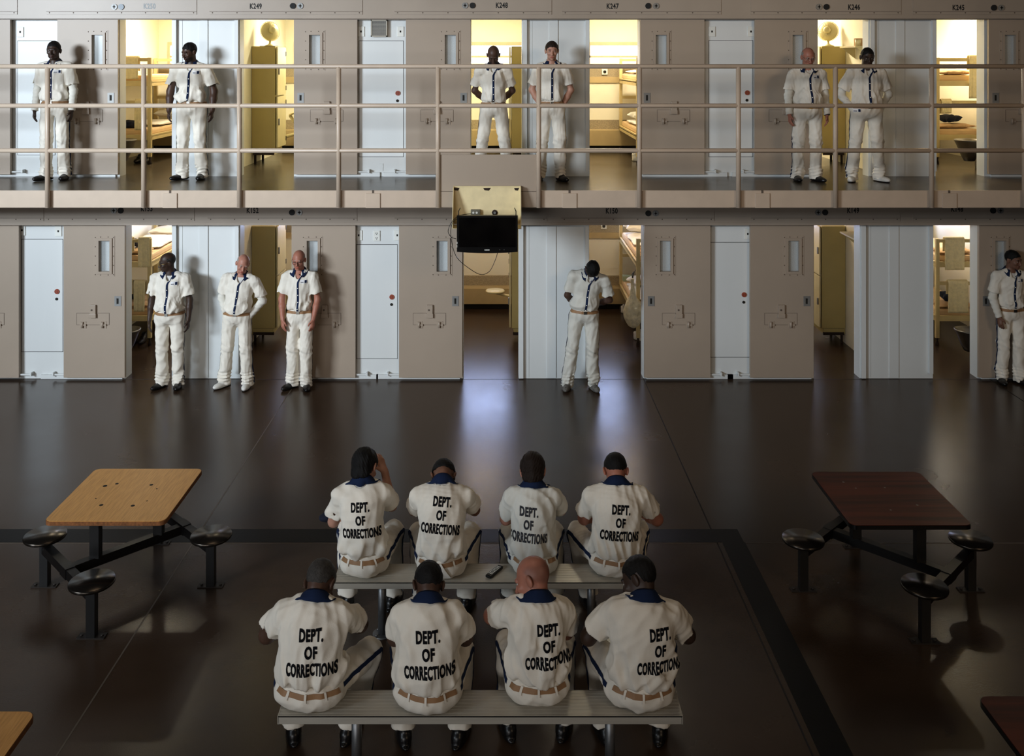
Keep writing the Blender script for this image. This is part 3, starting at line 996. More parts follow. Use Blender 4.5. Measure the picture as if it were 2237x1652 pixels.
# ------------------------------------------------------------------ surfaces
M_TAN = mat('tan_steel_paint', '#a89989', rough=.42, vary=.035, vscale=1.6, bump=.03, bscale=70)
M_TANP = mat('tan_pipe_paint', '#c6b4a1', rough=.38, vary=.04)
M_HEAD = mat('header_paint', '#a79a8c', rough=.4, vary=.05, vscale=2.5, bump=.03, bscale=60)
M_WALL = mat('white_wall_paint', '#d9dcdb', rough=.38, vary=.02, vscale=1.4, stretch=(2, 2, .25))
M_CREAM = mat('cream_jamb_paint', '#d8c9a4', rough=.5, vary=.05)
M_CELL = mat('cell_wall_paint', '#e9e2cc', rough=.6, vary=.03, vscale=2)
M_BAND = mat('speckled_concrete', '#9d8f75', rough=.85, vary=.28, vscale=70)
M_LEDGE = mat('ledge_paint', '#b59f74', rough=.55, vary=.05)
M_YEL = mat('locker_paint', '#baa86c', rough=.42, vary=.05, vscale=3)
M_YEL2 = mat('locker_door_paint', '#cfc192', rough=.4, vary=.04)
M_BED = mat('bed_frame_paint', '#cdb985', rough=.45, vary=.08)
M_DARK = mat('dark_gap', '#17140f', rough=.8)
M_LINE = mat('panel_gap', '#4a4a48', rough=.8)
M_LINET = mat('tan_gap', '#5f5349', rough=.8)
M_STEEL = mat('brushed_steel', '#8e8e8c', rough=.5, metal=.5, vary=.08)
M_TOILET = mat('toilet_steel', '#77736c', rough=.3, metal=.95, vary=.1)
M_ALU = mat('bench_aluminium', '#bab5aa', rough=.38, metal=.25, vary=.07, vscale=4, stretch=(.6, 14, 14))
M_GALV = mat('galvanised_pipe', '#86888a', rough=.45, metal=.8, vary=.15, vscale=20)
M_BLACK = mat('black_plastic', '#0a0a0b', rough=.3, spec=.4)
M_SCREEN = mat('dark_screen', '#030304', rough=.12, spec=.4, vary=0)
M_BLKSTEEL = mat('black_steel', '#0d0c0c', rough=.4, vary=.2)
M_RED = mat('red_lock_paint', '#9a4a34', rough=.5, vary=.12)
M_MATT = mat('mattress_cover', '#d9b98c', rough=.8, vary=.05)
M_SHEET = mat('white_sheet', '#e9e4da', rough=.9, vary=.04, bump=.3, bscale=14)
M_TOWEL = mat('cream_towel', '#e8d9ac', rough=.95, vary=.08, vscale=30, bump=.5, bscale=180)
M_BLANKET = mat('navy_blanket', '#151a2c', rough=.9, vary=.2)
M_BEDDING = mat('tan_blanket', '#c9a67c', rough=.9, vary=.08, bump=.3, bscale=20)
M_PLATE = mat('ivory_plate', '#dfe0da', rough=.4)
M_BAG = mat('laundry_net', '#e2d8b8', rough=.85, vary=.16, vscale=22, bump=.6, bscale=40)
M_CREAMBOX = mat('chipped_cream_paint', '#e3d3a8', rough=.5, vary=.08, vscale=8)
M_STENCIL = mat('stencil_paint', '#1a1a1a', rough=.7)
M_FAN = mat('clear_fan_plastic', '#d8cda0', rough=.3, vary=.05)
M_RUST = mat('chipped_edge', '#2c1d14', rough=.8, vary=.3, vscale=40)

def floor_mat(name, c, r, bmp):
    m = mat(name, c, rough=r, vary=.16, vscale=1.3, rvary=.03, bump=bmp, bscale=120, spec=.42)
    return m
M_FLOOR = floor_mat('polished_concrete', '#3e2f23', .25, .05)
M_FLOORU = floor_mat('tier_floor_paint', '#4f4638', .24, .04)
M_STRIPE = mat('black_floor_paint', '#050505', rough=.42, spec=.2, vary=.2, bump=.05, bscale=40)
M_JOINT = mat('floor_joint', '#1d1814', rough=.7)
M_JOINT2 = mat('pale_floor_joint', '#5c5246', rough=.5)

def glass_mat():
    m = bpy.data.materials.new('grey_glass'); m.use_nodes = True
    b = m.node_tree.nodes['Principled BSDF']
    b.inputs['Base Color'].default_value = srgb('#dfe6e8'); b.inputs['Roughness'].default_value = .12
    b.inputs['Alpha'].default_value = .22
    return m
M_GLASS = glass_mat()
M_SKYPANE = mat_emit('daylit_pane', '#f2f0ff', 3.6)
M_SKYPANE2 = mat_emit('daylit_pane_ground_floor', '#bccfff', 22.0)

def S(o, **k):
    return tag(o, kind='structure', **k)

# ------------------------------------------------------------------ floors
YB = 3.72                                  # back wall of the cells
XL, XR = -9.5, 9.8
mb = MB(); mb.box(XL - 1, XR + 1, -15.5, YB + .3, -.2, 0)
floor = S(mb.build('floor', M_FLOOR))
mb = MB()
mb.box(-9.9, 2.12, -4.25, -4.02, .0, .0016)
o = mb.build('painted_stripe', M_STRIPE, floor)
mb = MB(); mb.box(1.93, 2.13, -9.5, -4.25, .0, .0016); mb.build('painted_stripe', M_STRIPE, floor)
for x in (-2.69, 1.885, -7.26, 6.46):
    mb = MB(); mb.box(x - .006, x + .006, -12, -.0, 0, .0012); mb.build('joint', M_JOINT if x != -2.69 else M_JOINT2, floor)
mb = MB(); mb.box(-9.9, 10, -4.272, -4.258, 0, .0012); mb.build('joint', M_JOINT2, floor)
mb = MB(); mb.box(-9.9, 10, -.05, -.04, 0, .001); mb.build('joint', M_JOINT, floor)

mb = MB(); mb.box(XL, XR, -1.37, YB, ZU - .2, ZU)
wk = S(mb.build('floor', M_FLOORU))        # walkway of the upper tier and floor of its cells
# steel edge of the walkway
mb = MB(); mb.box(XL, XR, -1.385, -1.37, ZU - .2, ZU + .002)
edge = S(mb.build('trim_3', M_TANP))
for px in (372, 815, 1244, 1665, 2073):
    x = wx(px, -1.38)
    mb = MB(); mb.box(x - .085, x + .085, -1.40, -1.384, ZU - .204, ZU - .03, .004); mb.build('splice_plate', M_TANP, edge)
    mb = MB(); mb.box(x - .012, x + .012, -1.388, -1.376, ZU - .03, ZU + .004); mb.build('joint', M_LINET, edge)

# ------------------------------------------------------------------ layout of the cell front
# openings (pixels along the wall line), each with the door that slid off to one side
UP = [  # x0, x1 of opening, door x0, x1, cell number
    (262, 376, 127, 259, None), (524, 642, 643, 781, 'K249'), (1029, 1140, 887, 1028, 'K248'), (1288, 1397, 1398, 1538, 'K247'),
    (1785, 1897, 1648, 1785, 'K246'), (2044, 2150, 2158, 2297, 'K245')]
LO = [
    (275, 377, 141, 274, 'K153'), (525, 637, 638, 777, 'K152'), (1012, 1133, 872, 1010, None), (1287, 1405, 1407, 1551, 'K150'),
    (1778, 1878, 1638, 1776, 'K149'), (2038, 2135, 2137, 2274, 'K148')]
WALLS_X = [-6.1, -3.92, -1.58, .71, 3.04, 5.33, 7.62]   # walls between the cells (chase, party, chase ...)
HU, HL = 4.765, 2.056                                    # undersides of the two headers
ZC = 5.25                                                # ceiling of the upper cells

COLS_U = [(-99, 30, 0), (378, 522, 0), (1142, 1287, 0), (1899, 2043, 0)]
def wallpiece(mb, px0, px1, z0, z1, y0=0.0, y1=.22):
    mb.box(wx(px0), wx(px1), y0, y1, z0, z1)

for tier, ops, z0, z1, zt in (('upper', UP, ZU, HU, ZC), ('lower', LO, 0.0, HL, ZU - .2)):
    mb = MB()
    xs = sorted([(wx(a), wx(b)) for a, b, *_ in ops])
    prev = XL
    for a, b in xs:
        mb.box(prev, a, 0, .2, z0, z1); prev = b
    mb.box(prev, XR, 0, .2, z0, z1)
    mb.box(XL, XR, .03, .2, z1 + .001, zt - .001)
    wf = S(mb.build('wall_front', M_WALL))
    # raised strips and seams on the white wall ends
    for c in ((378, 522), (1142, 1287), (1899, 2043)) if tier == 'upper' else ((378, 523), (1134, 1286), (1880, 2036)):
        a, b = wx(c[0]), wx(c[1]); L = b - a
        mb = MB()
        mb.box(a, a + .055, -.045, 0, z0 + .012, z1); mb.box(b - .05, b, -.04, 0, z0 + .07, z1)
        mb.box(a + L * .40, a + L * .53, -.012, 0, z0 + .012, z1)
        mb.build('trim_strip', M_WALL, wf)
        mb = MB(); mb.box(a + L * .533, a + L * .536, -.003, 0, z0 + .012, z1); mb.box(a + L * .14, a + L * .143, -.003, 0, z0 + .012, z1)
        mb.build('seam', mat('seam_grey', '#a9aaa6', rough=.6), wf)
    # base strips under the doors
    bb = MB()
    for a, b, d0, d1, _ in ops:
        lo, hi = min(d0, d1), max(d0, d1)
        right = d0 >= b - 5
        bb.box(wx(lo) + (.03 if right else -.30), wx(hi) + (.30 if right else -.03), -.03, 0, z0, z0 + .055)
    S(bb.build('baseboard_front', M_WALL))

# partition walls, back wall, ceilings
for i, x in enumerate(WALLS_X):
    for z0, z1 in ((0, ZU - .2), (ZU, ZC)):
        mb = MB(); mb.box(x - .2, x + .2, .2, YB, z0, z1); S(mb.build('wall_side', M_CELL))
WIN = (1.49, 1.80)                          # cell windows, above each floor
for z0, z1 in ((0, ZU - .2), (ZU, ZC)):
    mb = MB()
    mb.box(XL, XR, YB, YB + .2, z0, z0 + WIN[0]); mb.box(XL, XR, YB, YB + .2, z0 + WIN[1], z1)
    xs = sorted(WALLS_X); edges = [XL]
    for a, b in zip(xs, xs[1:]):
        mb.box(edges[-1], a + .38, YB, YB + .2, z0 + WIN[0], z0 + WIN[1]); edges.append(b - .30)
    mb.box(edges[-1], XR, YB, YB + .2, z0 + WIN[0], z0 + WIN[1])
    S(mb.build('wall_back', M_CELL))
    # concrete sill band, ledge along the floor
    mb = MB(); mb.box(WALLS_X[0], WALLS_X[-1], YB - .02, YB, z0 + 1.16, z0 + 1.46); tb_ = S(mb.build('trim_4', M_BAND))
    mb = MB(); mb.box(WALLS_X[0], WALLS_X[-1], YB - .03, YB - .019, z0 + 1.16, z0 + 1.26); mb.build('sill_edge', M_LEDGE, tb_)
    mb = MB(); mb.box(WALLS_X[0], WALLS_X[-1], YB - .30, YB, z0 + .10, z0 + .36); S(mb.build('trim_5', M_LEDGE))
    mb = MB(); mb.box(WALLS_X[0], WALLS_X[-1], YB - .06, YB - .0, z0 + .36, z0 + .52); S(mb.build('trim_6', M_BAND))
    mb = MB(); mb.box(WALLS_X[0], WALLS_X[-1], YB - .24, YB, z0, z0 + .10); S(mb.build('baseboard_back', M_DARK))
mb = MB(); mb.box(XL, XR, .2, YB + .2, ZC, ZC + .15); S(mb.build('ceiling', M_CELL))
n = 0
for (ti, z0) in (('u', ZU), ('l', 0.0)):
    for i, (a, b) in enumerate(zip(WALLS_X, WALLS_X[1:])):
        n += 1
        x0, x1 = a + .38, b - .30
        mb = MB(); y = YB + .05
        mb.box(x0, x1, y, y + .02, z0 + WIN[0], z0 + WIN[1])
        wn = S(mb.build('window_%d' % n, M_SKYPANE if ti == 'u' else M_SKYPANE2))
        mb = MB()
        mb.box(x0 - .02, x1 + .02, YB - .03, YB + .03, z0 + WIN[1], z0 + WIN[1] + .06); mb.box(x0 - .02, x1 + .02, YB - .03, YB + .03, z0 + WIN[0] - .04, z0 + WIN[0])
        mb.box(x0 - .02, x0 + .02, YB - .03, YB + .03, z0 + WIN[0], z0 + WIN[1]); mb.box(x1 - .02, x1 + .02, YB - .03, YB + .03, z0 + WIN[0], z0 + WIN[1])
        mb.box(x0, x1, YB - .0, YB + .03, z0 + WIN[0] + .10, z0 + WIN[0] + .135)
        mb.box((x0 + x1) / 2 - .43, (x0 + x1) / 2 - .38, YB - .0, YB + .03, z0 + WIN[0], z0 + WIN[1])
        mb.build('window_frame', mat('window_frame_paint', '#cbb694', rough=.5), wn)

# ------------------------------------------------------------------ headers over the doors
def header(name, z0, z1, nums, locks, plates, fy):
    mb = MB(); mb.box(XL, XR, fy, .03, z0 + .03, z1); mb.box(XL, XR, fy - .012, fy + .05, z0, z0 + .032); mb.box(XL, XR, fy + .05, fy + .07, z0 - .01, z0 + .03)
    h = S(mb.build(name, M_HEAD))
    for a, b in plates:
        mb = MB(); mb.box(wx(a, fy), wx(b, fy), fy - .008, fy, z0 + .055, min(z1 - .01, z0 + .42)); p = mb.build('cover_plate', M_HEAD, h)
        mb = MB(); k = 7
        for i in range(k):
            x = wx(a, fy) + .04 + (wx(b, fy) - wx(a, fy) - .08) * i / (k - 1)
            mb.cyl((x, fy - .010, z0 + .078), .008, .004, 'y', 10)
        mb.build('screw', M_LINET, p)
        mb = MB(); mb.box(wx(a, fy), wx(b, fy), fy - .0085, fy - .0075, z0 + .092, z0 + .096); mb.build('seam', M_LINET, p)
    for t, px, py, lite in nums:
        mb = MB(); letters(mb, t, (wx(px, fy), fy - .0095, wz(py + 5, fy)), (1, 0, 0), (0, 0, 1), .066, .03, .72)
        mb.build('cell_number', mat('faded_stencil', '#8d9294') if lite else M_STENCIL, h, fix=False)
    return h
PL_U = [(-240, 38), (102, 430), (458, 792), (862, 1205), (1228, 1575), (1640, 1968), (1994, 2330)]
hu = header('trim_1', HU, 5.42, [('K250', 327, 14, True), ('K249', 559, 14, False), ('K248', 1096, 12, False), ('K247', 1338, 14, False), ('K246', 1865, 16, False), ('K245', 2093, 17, False)], None, PL_U, -.14)
PL_L = [(-240, 96), (100, 425), (454, 780), (862, 1195), (1226, 1560), (1640, 1966), (1994, 2330)]
hl_ = header('trim_2', HL, ZU - .2, [('K153', 321, 456, False), ('K152', 552, 460, False), ('K150', 1336, 461, False), ('K149', 1863, 460, False), ('K148', 2090, 457, False)], None, PL_L, -.14)

LOCKS = [(250, 265, 15, 'K250', 'above'), (656, 640, 13, 'K249', ''), (1016, 1032, 12, 'K248', ''), (1433, 1416, 13, 'K247', ''), (1789, 1805, 15, 'K246', ''), (2187, 2171, 17, 'K245', ''),
         (249, 264, 460, 'K153', ''), (654, 638, 464, 'K152', ''), (1432, 1416, 466, 'K150', ''), (1787, 1802, 464, 'K149', ''), (2185, 2169, 460, 'K148', '')]
for ps, pb, py, num, _ in LOCKS:
    fy = -.148
    z = wz(py, fy)
    lk = empty('key_switch', (wx((ps + pb) / 2, fy), fy, z), label='round key lock with black plug on the header, beside stencil %s' % num if num != 'K250' else 'round key lock with grey plug beside the faded stencil K250, header top left',
               cat='lock', group='key switches along the two headers')
    dx = (wx(ps) - wx(pb)) / 2
    mb = MB(); mb.cyl((dx, -.012, 0), .040, .012, 'y', 24); c = mb.build('lock_face', M_STEEL, lk)
    mb = MB(); mb.cyl((dx, -.015, 0), .011, .004, 'y', 12); mb.box(dx - .004, dx + .004, -.015, -.011, -.026, .026); mb.box(dx - .02, dx + .02, -.0145, -.011, -.004, .004)
    mb.build('keyhole', M_DARK, c)
    mb = MB(); mb.cyl((-dx, -.014, 0), .038, .014, 'y', 24); mb.build('plug', M_STENCIL if num != 'K250' else mat('grey_plug', '#9aa3aa', rough=.5), lk)

# ------------------------------------------------------------------ sliding doors
def cell_door(n, x0, x1, z0, z1, side, label):
    """side = +1: the opening is at the x1 edge; -1: at the x0 edge"""
    w = x1 - x0; ya, yb = -.085, -.035
    e = empty('door_%d' % n, (x0, 0, z0), kind='structure', label=label, cat='door')
    H = z1 - z0
    wc = w - .265 if side > 0 else .275
    wz0, wz1, hw = H - .615, H - .205, .072
    mb = MB()
    mb.box(0, wc - hw, ya, yb, .035, H); mb.box(wc + hw, w, ya, yb, .035, H); mb.box(wc - hw, wc + hw, ya, yb, .035, wz0); mb.box(wc - hw, wc + hw, ya, yb, wz1, H)
    mb.build('leaf', M_TAN, e)
    def ring(mb, x0, x1, z0, z1, t, y0, y1):
        mb.box(x0, x0 + t, y0, y1, z0, z1); mb.box(x1 - t, x1, y0, y1, z0, z1); mb.box(x0 + t, x1 - t, y0, y1, z0, z0 + t); mb.box(x0 + t, x1 - t, y0, y1, z1 - t, z1)
    mb = MB(); ring(mb, wc - .135, wc + .135, wz0 - .06, wz1 + .06, .062, ya - .005, ya); ring(mb, wc - hw - .032, wc + hw + .032, wz0 - .03, wz1 + .03, .032, ya - .02, ya)
    fr = mb.build('window_frame', M_TAN, e)
    mb = MB()
    for i in range(5):
        zz = wz0 - .04 + (wz1 - wz0 + .08) * i / 4
        for sx in (-.12, .12): mb.cyl((wc + sx, ya - .009, zz), .006, .004, 'y', 8)
    for sx in (-.05, .05):
        for zz in (wz0 - .045, wz1 + .045): mb.cyl((wc + sx, ya - .009, zz), .006, .004, 'y', 8)
    mb.build('screw', M_LINET, fr)
    mb = MB(); mb.box(wc - hw, wc + hw, -.062, -.056, wz0, wz1); mb.build('glass', M_GLASS, e)
    # recessed pull
    hx = w - .09 if side > 0 else .09
    zc = 1.045
    mb = MB(); ring(mb, hx - .043, hx + .043, zc - .066, zc + .066, .024, ya - .006, ya); mb.box(hx - .02, hx + .02, ya - .002, ya, zc - .044, zc + .044); pu = mb.build('pull', M_STEEL, e)
    mb = MB(); mb.box(hx - .013, hx + .010, ya - .0045, ya - .001, zc - .036, zc + .036); mb.build('slot', M_DARK, pu)
    # food hatch
    c = w / 2 - .015 * side
    mb = MB(); mb.box(c - .212, c + .212, ya - .003, ya, .735, .885); hb = mb.build('food_hatch', M_TAN, e)
    mb = MB(); ring(mb, c - .216, c + .216, .731, .889, .004, ya - .0035, ya - .0005); mb.build('gap', M_LINET, hb)
    for sx in (-.125, .14):
        mb = MB()
        mb.box(c + sx - .045, c + sx + .035, ya - .008, ya - .003, .69, .78); mb.tube([(c + sx - .01, ya - .018, .70), (c + sx - .01, ya - .018, .775)], .016, 12)
        mb.box(c + sx - .005, c + sx + .04, ya - .02, ya - .004, .725, .745)
        mb.build('hinge', M_TAN, hb)
    mb = MB(); mb.box(c - .035, c + .045, ya - .03, ya, .86, 1.0, .004); mb.box(c - .045, c + .05, ya - .035, ya, .83, .885, .004)
    lb = mb.build('hatch_lock', M_TAN, e)
    mb = MB(); mb.cyl((c - .005, ya - .034, .935), .012, .006, 'y', 14); mb.build('keyhole', M_LINET, lb)
    # guide rod at the foot, on the far side from the opening
    gx0, gx1 = (-.16, .02) if side > 0 else (w - .02, w + .16)
    mb = MB(); mb.box(gx0, gx1, -.06, -.035, .055, .075, .004); mb.box(gx0 if side > 0 else gx1 - .02, gx0 + .02 if side > 0 else gx1, -.075, -.0, .05, .095, .004)
    mb.build('floor_guide', M_WALL, e)
    return e

dn = 0
NAMES_U = [None, 'K249', 'K248', 'K247', 'K246', 'K245']
NAMES_L = ['K153', 'K152', None, 'K150', 'K149', 'K148']
for tier, ops, z0, z1, names in (('u', UP, ZU, HU, NAMES_U), ('l', LO, 0, HL, NAMES_L)):
    for (a, b, d0, d1, num), nm in zip(ops, names):
        dn += 1
        side = 1 if d1 <= a + 4 else -1
        who = ('sliding tan steel cell door, slid open beside cell %s' % nm) if nm else \
            ('sliding tan steel cell door on the upper tier behind the leftmost standing man' if tier == 'u' else 'sliding tan steel cell door directly left of the hanging television')
        cell_door(dn, wx(d0, -.06), wx(d1, -.06), z0, z1 - .005, side, who)
# the two doors that are cut by the left edge of the photograph
dn += 1; cell_door(dn, wx(-115, -.06), wx(24, -.06), ZU, HU - .005, -1, 'sliding tan cell door cut off by the left edge, upper tier')
dn += 1; cell_door(dn, wx(-96, -.06), wx(43, -.06), 0, HL - .005, -1, 'sliding tan cell door cut off by the left edge, ground floor')

# ------------------------------------------------------------------ white service panels between the doors
PAN = [(39, 120, 90, 338, ZU, 'upper tier, behind the leftmost standing man'), (785, 881, 90, 342, ZU, 'upper tier, under the vent grille'), (1549, 1644, 89, 342, ZU, 'upper tier, between cells K247 and K246'),
       (48, 137, 523, 768, 0, 'ground floor, at the left edge'), (779, 868, 535, 783, 0, 'ground floor, between cell K152 and the television'), (1552, 1637, 530, 780, 0, 'ground floor, between cells K150 and K149')]
for a, b, t, bt, z0, wh in PAN:
    dn += 1
    x0, x1, zt, zb = wx(a), wx(b), wz(t), wz(bt)
    e = empty('door_%d' % dn, (x0, 0, zb), kind='structure', label='white flush service door with round red lock, ' + wh, cat='door')
    w, h = x1 - x0, zt - zb
    mb = MB(); mb.box(0, w, -.004, -.001, 0, h); mb.build('leaf', M_WALL, e)
    mb = MB(); g = .006
    mb.box(-g, w + g, -.003, 0, h, h + g); mb.box(-g, w + g, -.003, 0, -g, 0); mb.box(w, w + g, -.003, 0, 0, h); mb.box(-g, 0, -.003, 0, 0, h)
    mb.build('gap', M_LINE, e)
    mb = MB(); mb.cyl((w - .072, -.016, h - .69), .032, .014, 'y', 24); ld = mb.build('lock_disc', M_RED, e)
    mb = MB()
    for q in range(4): mb.box(w - .072 + (.010 if q % 2 else -.014), w - .072 + (.014 if q % 2 else -.010), -.018, -.014, h - .69 + (.004 if q < 2 else -.016), h - .69 + (.016 if q < 2 else -.004))
    mb.build('slot', M_DARK, ld)
    mb = MB(); mb.cyl((w - .077, -.012, h - .79), .018, .010, 'y', 18); mb.build('keyhole', M_DARK, e)

# wall plates
def wall_plate(px, py, z, label, two=False):
    e = empty('outlet_plate', (wx(px), 0, wz(py)), label=label, cat='outlet', group='wall plates over the service doors')
    mb = MB(); mb.box(-.045, .045, -.012, 0, -.068, .068, .004); mb.build('plate', M_PLATE, e)
    mb = MB()
    if two:
        for zz in (-.03, .03):
            mb.box(-.012, -.006, -.014, -.011, zz - .004, zz + .012); mb.box(.006, .012, -.014, -.011, zz - .004, zz + .012); mb.cyl((0, -.014, zz - .012), .005, .003, 'y', 8)
    else:
        mb.box(-.010, .010, -.016, -.010, -.012, .014, .003)
    mb.build('socket', M_DARK, e)
for px, py, wh in ((45, 70, 'upper tier, above the leftmost man'), (789, 69, 'upper tier, directly left of the vent grille'), (875, 69, 'upper tier, right of the vent grille'), (1555, 69, 'upper tier, right of the K247 door'),
                   (1640, 69, 'upper tier, left of the K246 door'), (128, 505, 'ground floor, left of the K153 door'), (784, 514, 'ground floor, right of the K152 door'), (868, 514, 'ground floor, left of the door by the television'),
                   (1633, 511, 'ground floor, left of the K149 door'), (49, 503, 'ground floor, near the left edge')):
    wall_plate(px, py, 0, 'ivory switch plate with one dark socket, ' + wh)
wall_plate(823, 515, 0, 'ivory double socket outlet on white wall, ground floor between two switch plates', True)
# small round outlets on the back walls of the cells
for px, py, y, wh in ((1321, 157, YB - .032, 'under the window of cell K247'), (1321, 295, YB - .062, 'above the floor ledge of cell K247'), (1031, 293, YB - .062, 'above the floor ledge of cell K248'), (1319, 494, YB - .032, 'under the window of cell K150'), (1028, 631, YB - .062, 'above the floor ledge of the cell below the television')):
    e = empty('outlet_plate', (wx(px, y), y, wz(py, y)), label='small round conduit outlet ' + wh, cat='outlet', group='round outlets on the back walls of the cells')
    mb = MB(); mb.box(-.05, .05, -.010, 0, -.05, .05, .004); mb.build('plate', M_PLATE, e)
    mb = MB(); mb.cyl((0, -.020, 0), .026, .012, 'y', 18); mb.build('socket', M_DARK, e)
# blank plate near the floor of the upper tier
mb = MB(); mb.box(wx(828), wx(837), -.006, 0, wz(373), wz(357)); tag(mb.build('blank_plate', M_WALL), 'small blank white cover plate low on the upper tier wall below the vent', 'cover plate')
# vent grille
e = empty('vent_grille', (wx(829), 0, wz(62)), label='square grey vent grille of wire mesh on the upper white wall', cat='vent')
mb = MB(); hw, hh = .108, .112
mb.box(-hw, -hw + .014, -.06, 0, -hh, hh); mb.box(hw - .014, hw, -.06, 0, -hh, hh); mb.box(-hw, hw, -.06, 0, hh - .014, hh); mb.box(-hw, hw, -.06, 0, -hh, -hh + .014); mb.build('frame', mat('vent_paint', '#b8b2a4', rough=.5), e)
mb = MB(); mb.box(-hw + .01, hw - .01, -.035, -.01, -hh + .01, hh - .01); mb.build('backing', M_LINE, e)
mb = MB()
for i in range(17):
    t = -hw + .012 + (2 * hw - .024) * i / 16
    mb.box(t - .0022, t + .0022, -.05, -.046, -hh + .012, hh - .012)
    if i < 13:
        u = -hh + .012 + (2 * hh - .024) * i / 12; mb.box(-hw + .012, hw - .012, -.052, -.048, u - .003, u + .003)
mb.build('mesh_screen', mat('mesh_paint', '#9d9a92', rough=.5), e)

# ------------------------------------------------------------------ railing of the upper tier
YR = -1.42
rail = empty('guard_rail', (0, YR, ZU), label='tan steel pipe guard rail with three bars along the upper walkway', cat='railing')
for py in (145, 231, 329):
    z = wz(py, YR) - ZU
    mb = MB(); mb.tube([(XL, 0, z), (XR, 0, z)], .0265, 14); mb.build('bar', M_TANP, rail)
for px in (-107, 104, 314, 523, 740, 957, 1177, 1397, 1613, 1825, 2035, 2238):
    x = wx(px, YR)
    mb = MB(); mb.tube([(x, 0, wz(454, YR) - ZU), (x, 0, wz(146, YR) - ZU)], .0285, 16)
    mb.build('post', M_TANP, rail)
mb = MB(); mb.box(wx(961, YR), wx(1172, YR), .005, .02, wz(453, YR) - ZU, wz(338, YR) - ZU, .003); pn = mb.build('infill_panel', M_TAN, rail)
mb = MB(); mb.box(wx(961, YR), wx(1172, YR), .003, .006, wz(419, YR) - ZU, wz(418, YR) - ZU); mb.build('seam', M_LINET, pn)

# dark dome lamps under the walkway
for i, px in enumerate((68, 820, 1600)):
    mb = MB(); mb.lathe([(.001, -.055), (.05, -.05), (.085, -.03), (.1, 0), (.1, .0)], (0, 0, 0), 24)
    o = mb.build('ceiling_lamp', M_RUST); o.location = (wx(px, -1.05), -1.05, ZU - .2)
    tag(o, ['dark round dome lamp under the walkway, near the left edge', 'dark round dome lamp under the walkway, left of the television', 'dark round dome lamp under the walkway, between K150 and K149'][i], 'lamp', 'dome lamps under the walkway')

# ------------------------------------------------------------------ television in its steel box
YT = -1.43
bx0, bx1 = wx(990, YT - .02), wx(1138, YT - .02)
zt, zb = wz(412, YT - .2), wz(492, YT - .2)
box = empty('television_box', ((bx0 + bx1) / 2, YT, zb), label='open cream steel box with chipped paint hanging on the walkway edge', cat='box')
w, h = bx1 - bx0, zt - zb
mb = MB()
mb.box(-w / 2, w / 2, -.012, 0, -.02, h); mb.box(-w / 2, w / 2, -.02, 0, h - .004, h + .004)
for s_ in (-1, 1):
    x = s_ * w / 2
    mb.poly([(x, 0, h), (x, -.07, h), (x, -.26, .0), (x, -.26, -.03), (x, 0, -.03)], (-s_ * .008, 0, 0))
mb.box(-w / 2, w / 2, -.26, 0, -.035, -.027)
mb.build('shell', M_CREAMBOX, box)
mb = MB()
for x, ww in ((-w / 2 + .04, .07), (0, .09), (w / 2 - .05, .06)): mb.poly([(x - ww / 2, -.0125, h - .02), (x - ww / 3, -.0125, h - .045), (x + ww / 4, -.0125, h - .05), (x + ww / 2, -.0125, h - .018)], (0, -.001, 0))
mb.build('chipped_patch', M_RUST, box)
mb = MB(); mb.box(-.19, -.08, -.055, -.012, .085, .155, .006); pb = mb.build('power_socket', mat('socket_grey', '#6d6a5c', rough=.6), box)
mb = MB()
for q in (-.16, -.12): mb.cyl((q, -.06, .12), .013, .006, 'y', 14)
mb.build('socket_hole', M_PLATE, pb)
mb = MB(); mb.cyl((.09, -.02, .115), .034, .01, 'y', 8); hb = mb.build('cable_gland', M_RUST, box)
mb = MB(); mb.cyl((.09, -.04, .115), .014, .03, 'y', 14); mb.build('plug', M_STEEL, hb)
# television
YV = YT - .37
tv = empty('television', (wx(1064.5, YV), YV, wz(512, YV)), label='black flat television hanging switched off below the upper walkway', cat='television')
tv.rotation_euler = (R(6), 0, R(0))
w2, h2 = (wx(1131, YV) - wx(998, YV)) / 2, (wz(471, YV) - wz(553, YV)) / 2
mb = MB()
pts = [(-w2, 0, h2), (-w2, 0, -h2 + .008)] + [(-w2 + 2 * w2 * i / 12, 0, -h2 + .008 - .016 * math.sin(math.pi * i / 12)) for i in range(1, 12)] + [(w2, 0, -h2 + .008), (w2, 0, h2)]
mb.poly(pts, (0, .05, 0)); mb.box(-w2 * .6, w2 * .6, .05, .09, -h2 * .6, h2 * .6, .02); mb.build('casing', M_BLACK, tv)
mb = MB(); mb.box(-w2 + .025, w2 - .025, -.004, .0, -h2 + .065, h2 - .02); mb.build('screen', M_SCREEN, tv)
mb = MB()
for i in range(5): mb.box(-.03 + i * .0115, -.022 + i * .0115, -.003, 0, -h2 + .024, -h2 + .037)
mb.build('maker_mark', M_PLATE, tv)
mb = MB()
for x in (.135, .185): mb.box(x, x + .012, -.003, 0, -h2 + .030, -h2 + .037)
mb.build('button', M_LINE, tv)
mb = MB(); mb.box(-w2 - .001, -w2 + .006, -.002, .02, -h2 + .10, -h2 + .125); mb.box(-w2 - .001, -w2 + .004, -.002, .02, -h2 + .06, -h2 + .09); mb.build('side_port', M_PLATE, tv)
mb = MB()
for s_ in (-1, 1): mb.tube([(s_ * (w2 - .02), .03, h2 - .01), (s_ * (w2 - .02), .045, h2 + .045), (s_ * (w2 - .035), .12, h2 + .06)], .005, 8)
mb.build('hanger_bracket', M_BLKSTEEL, tv)
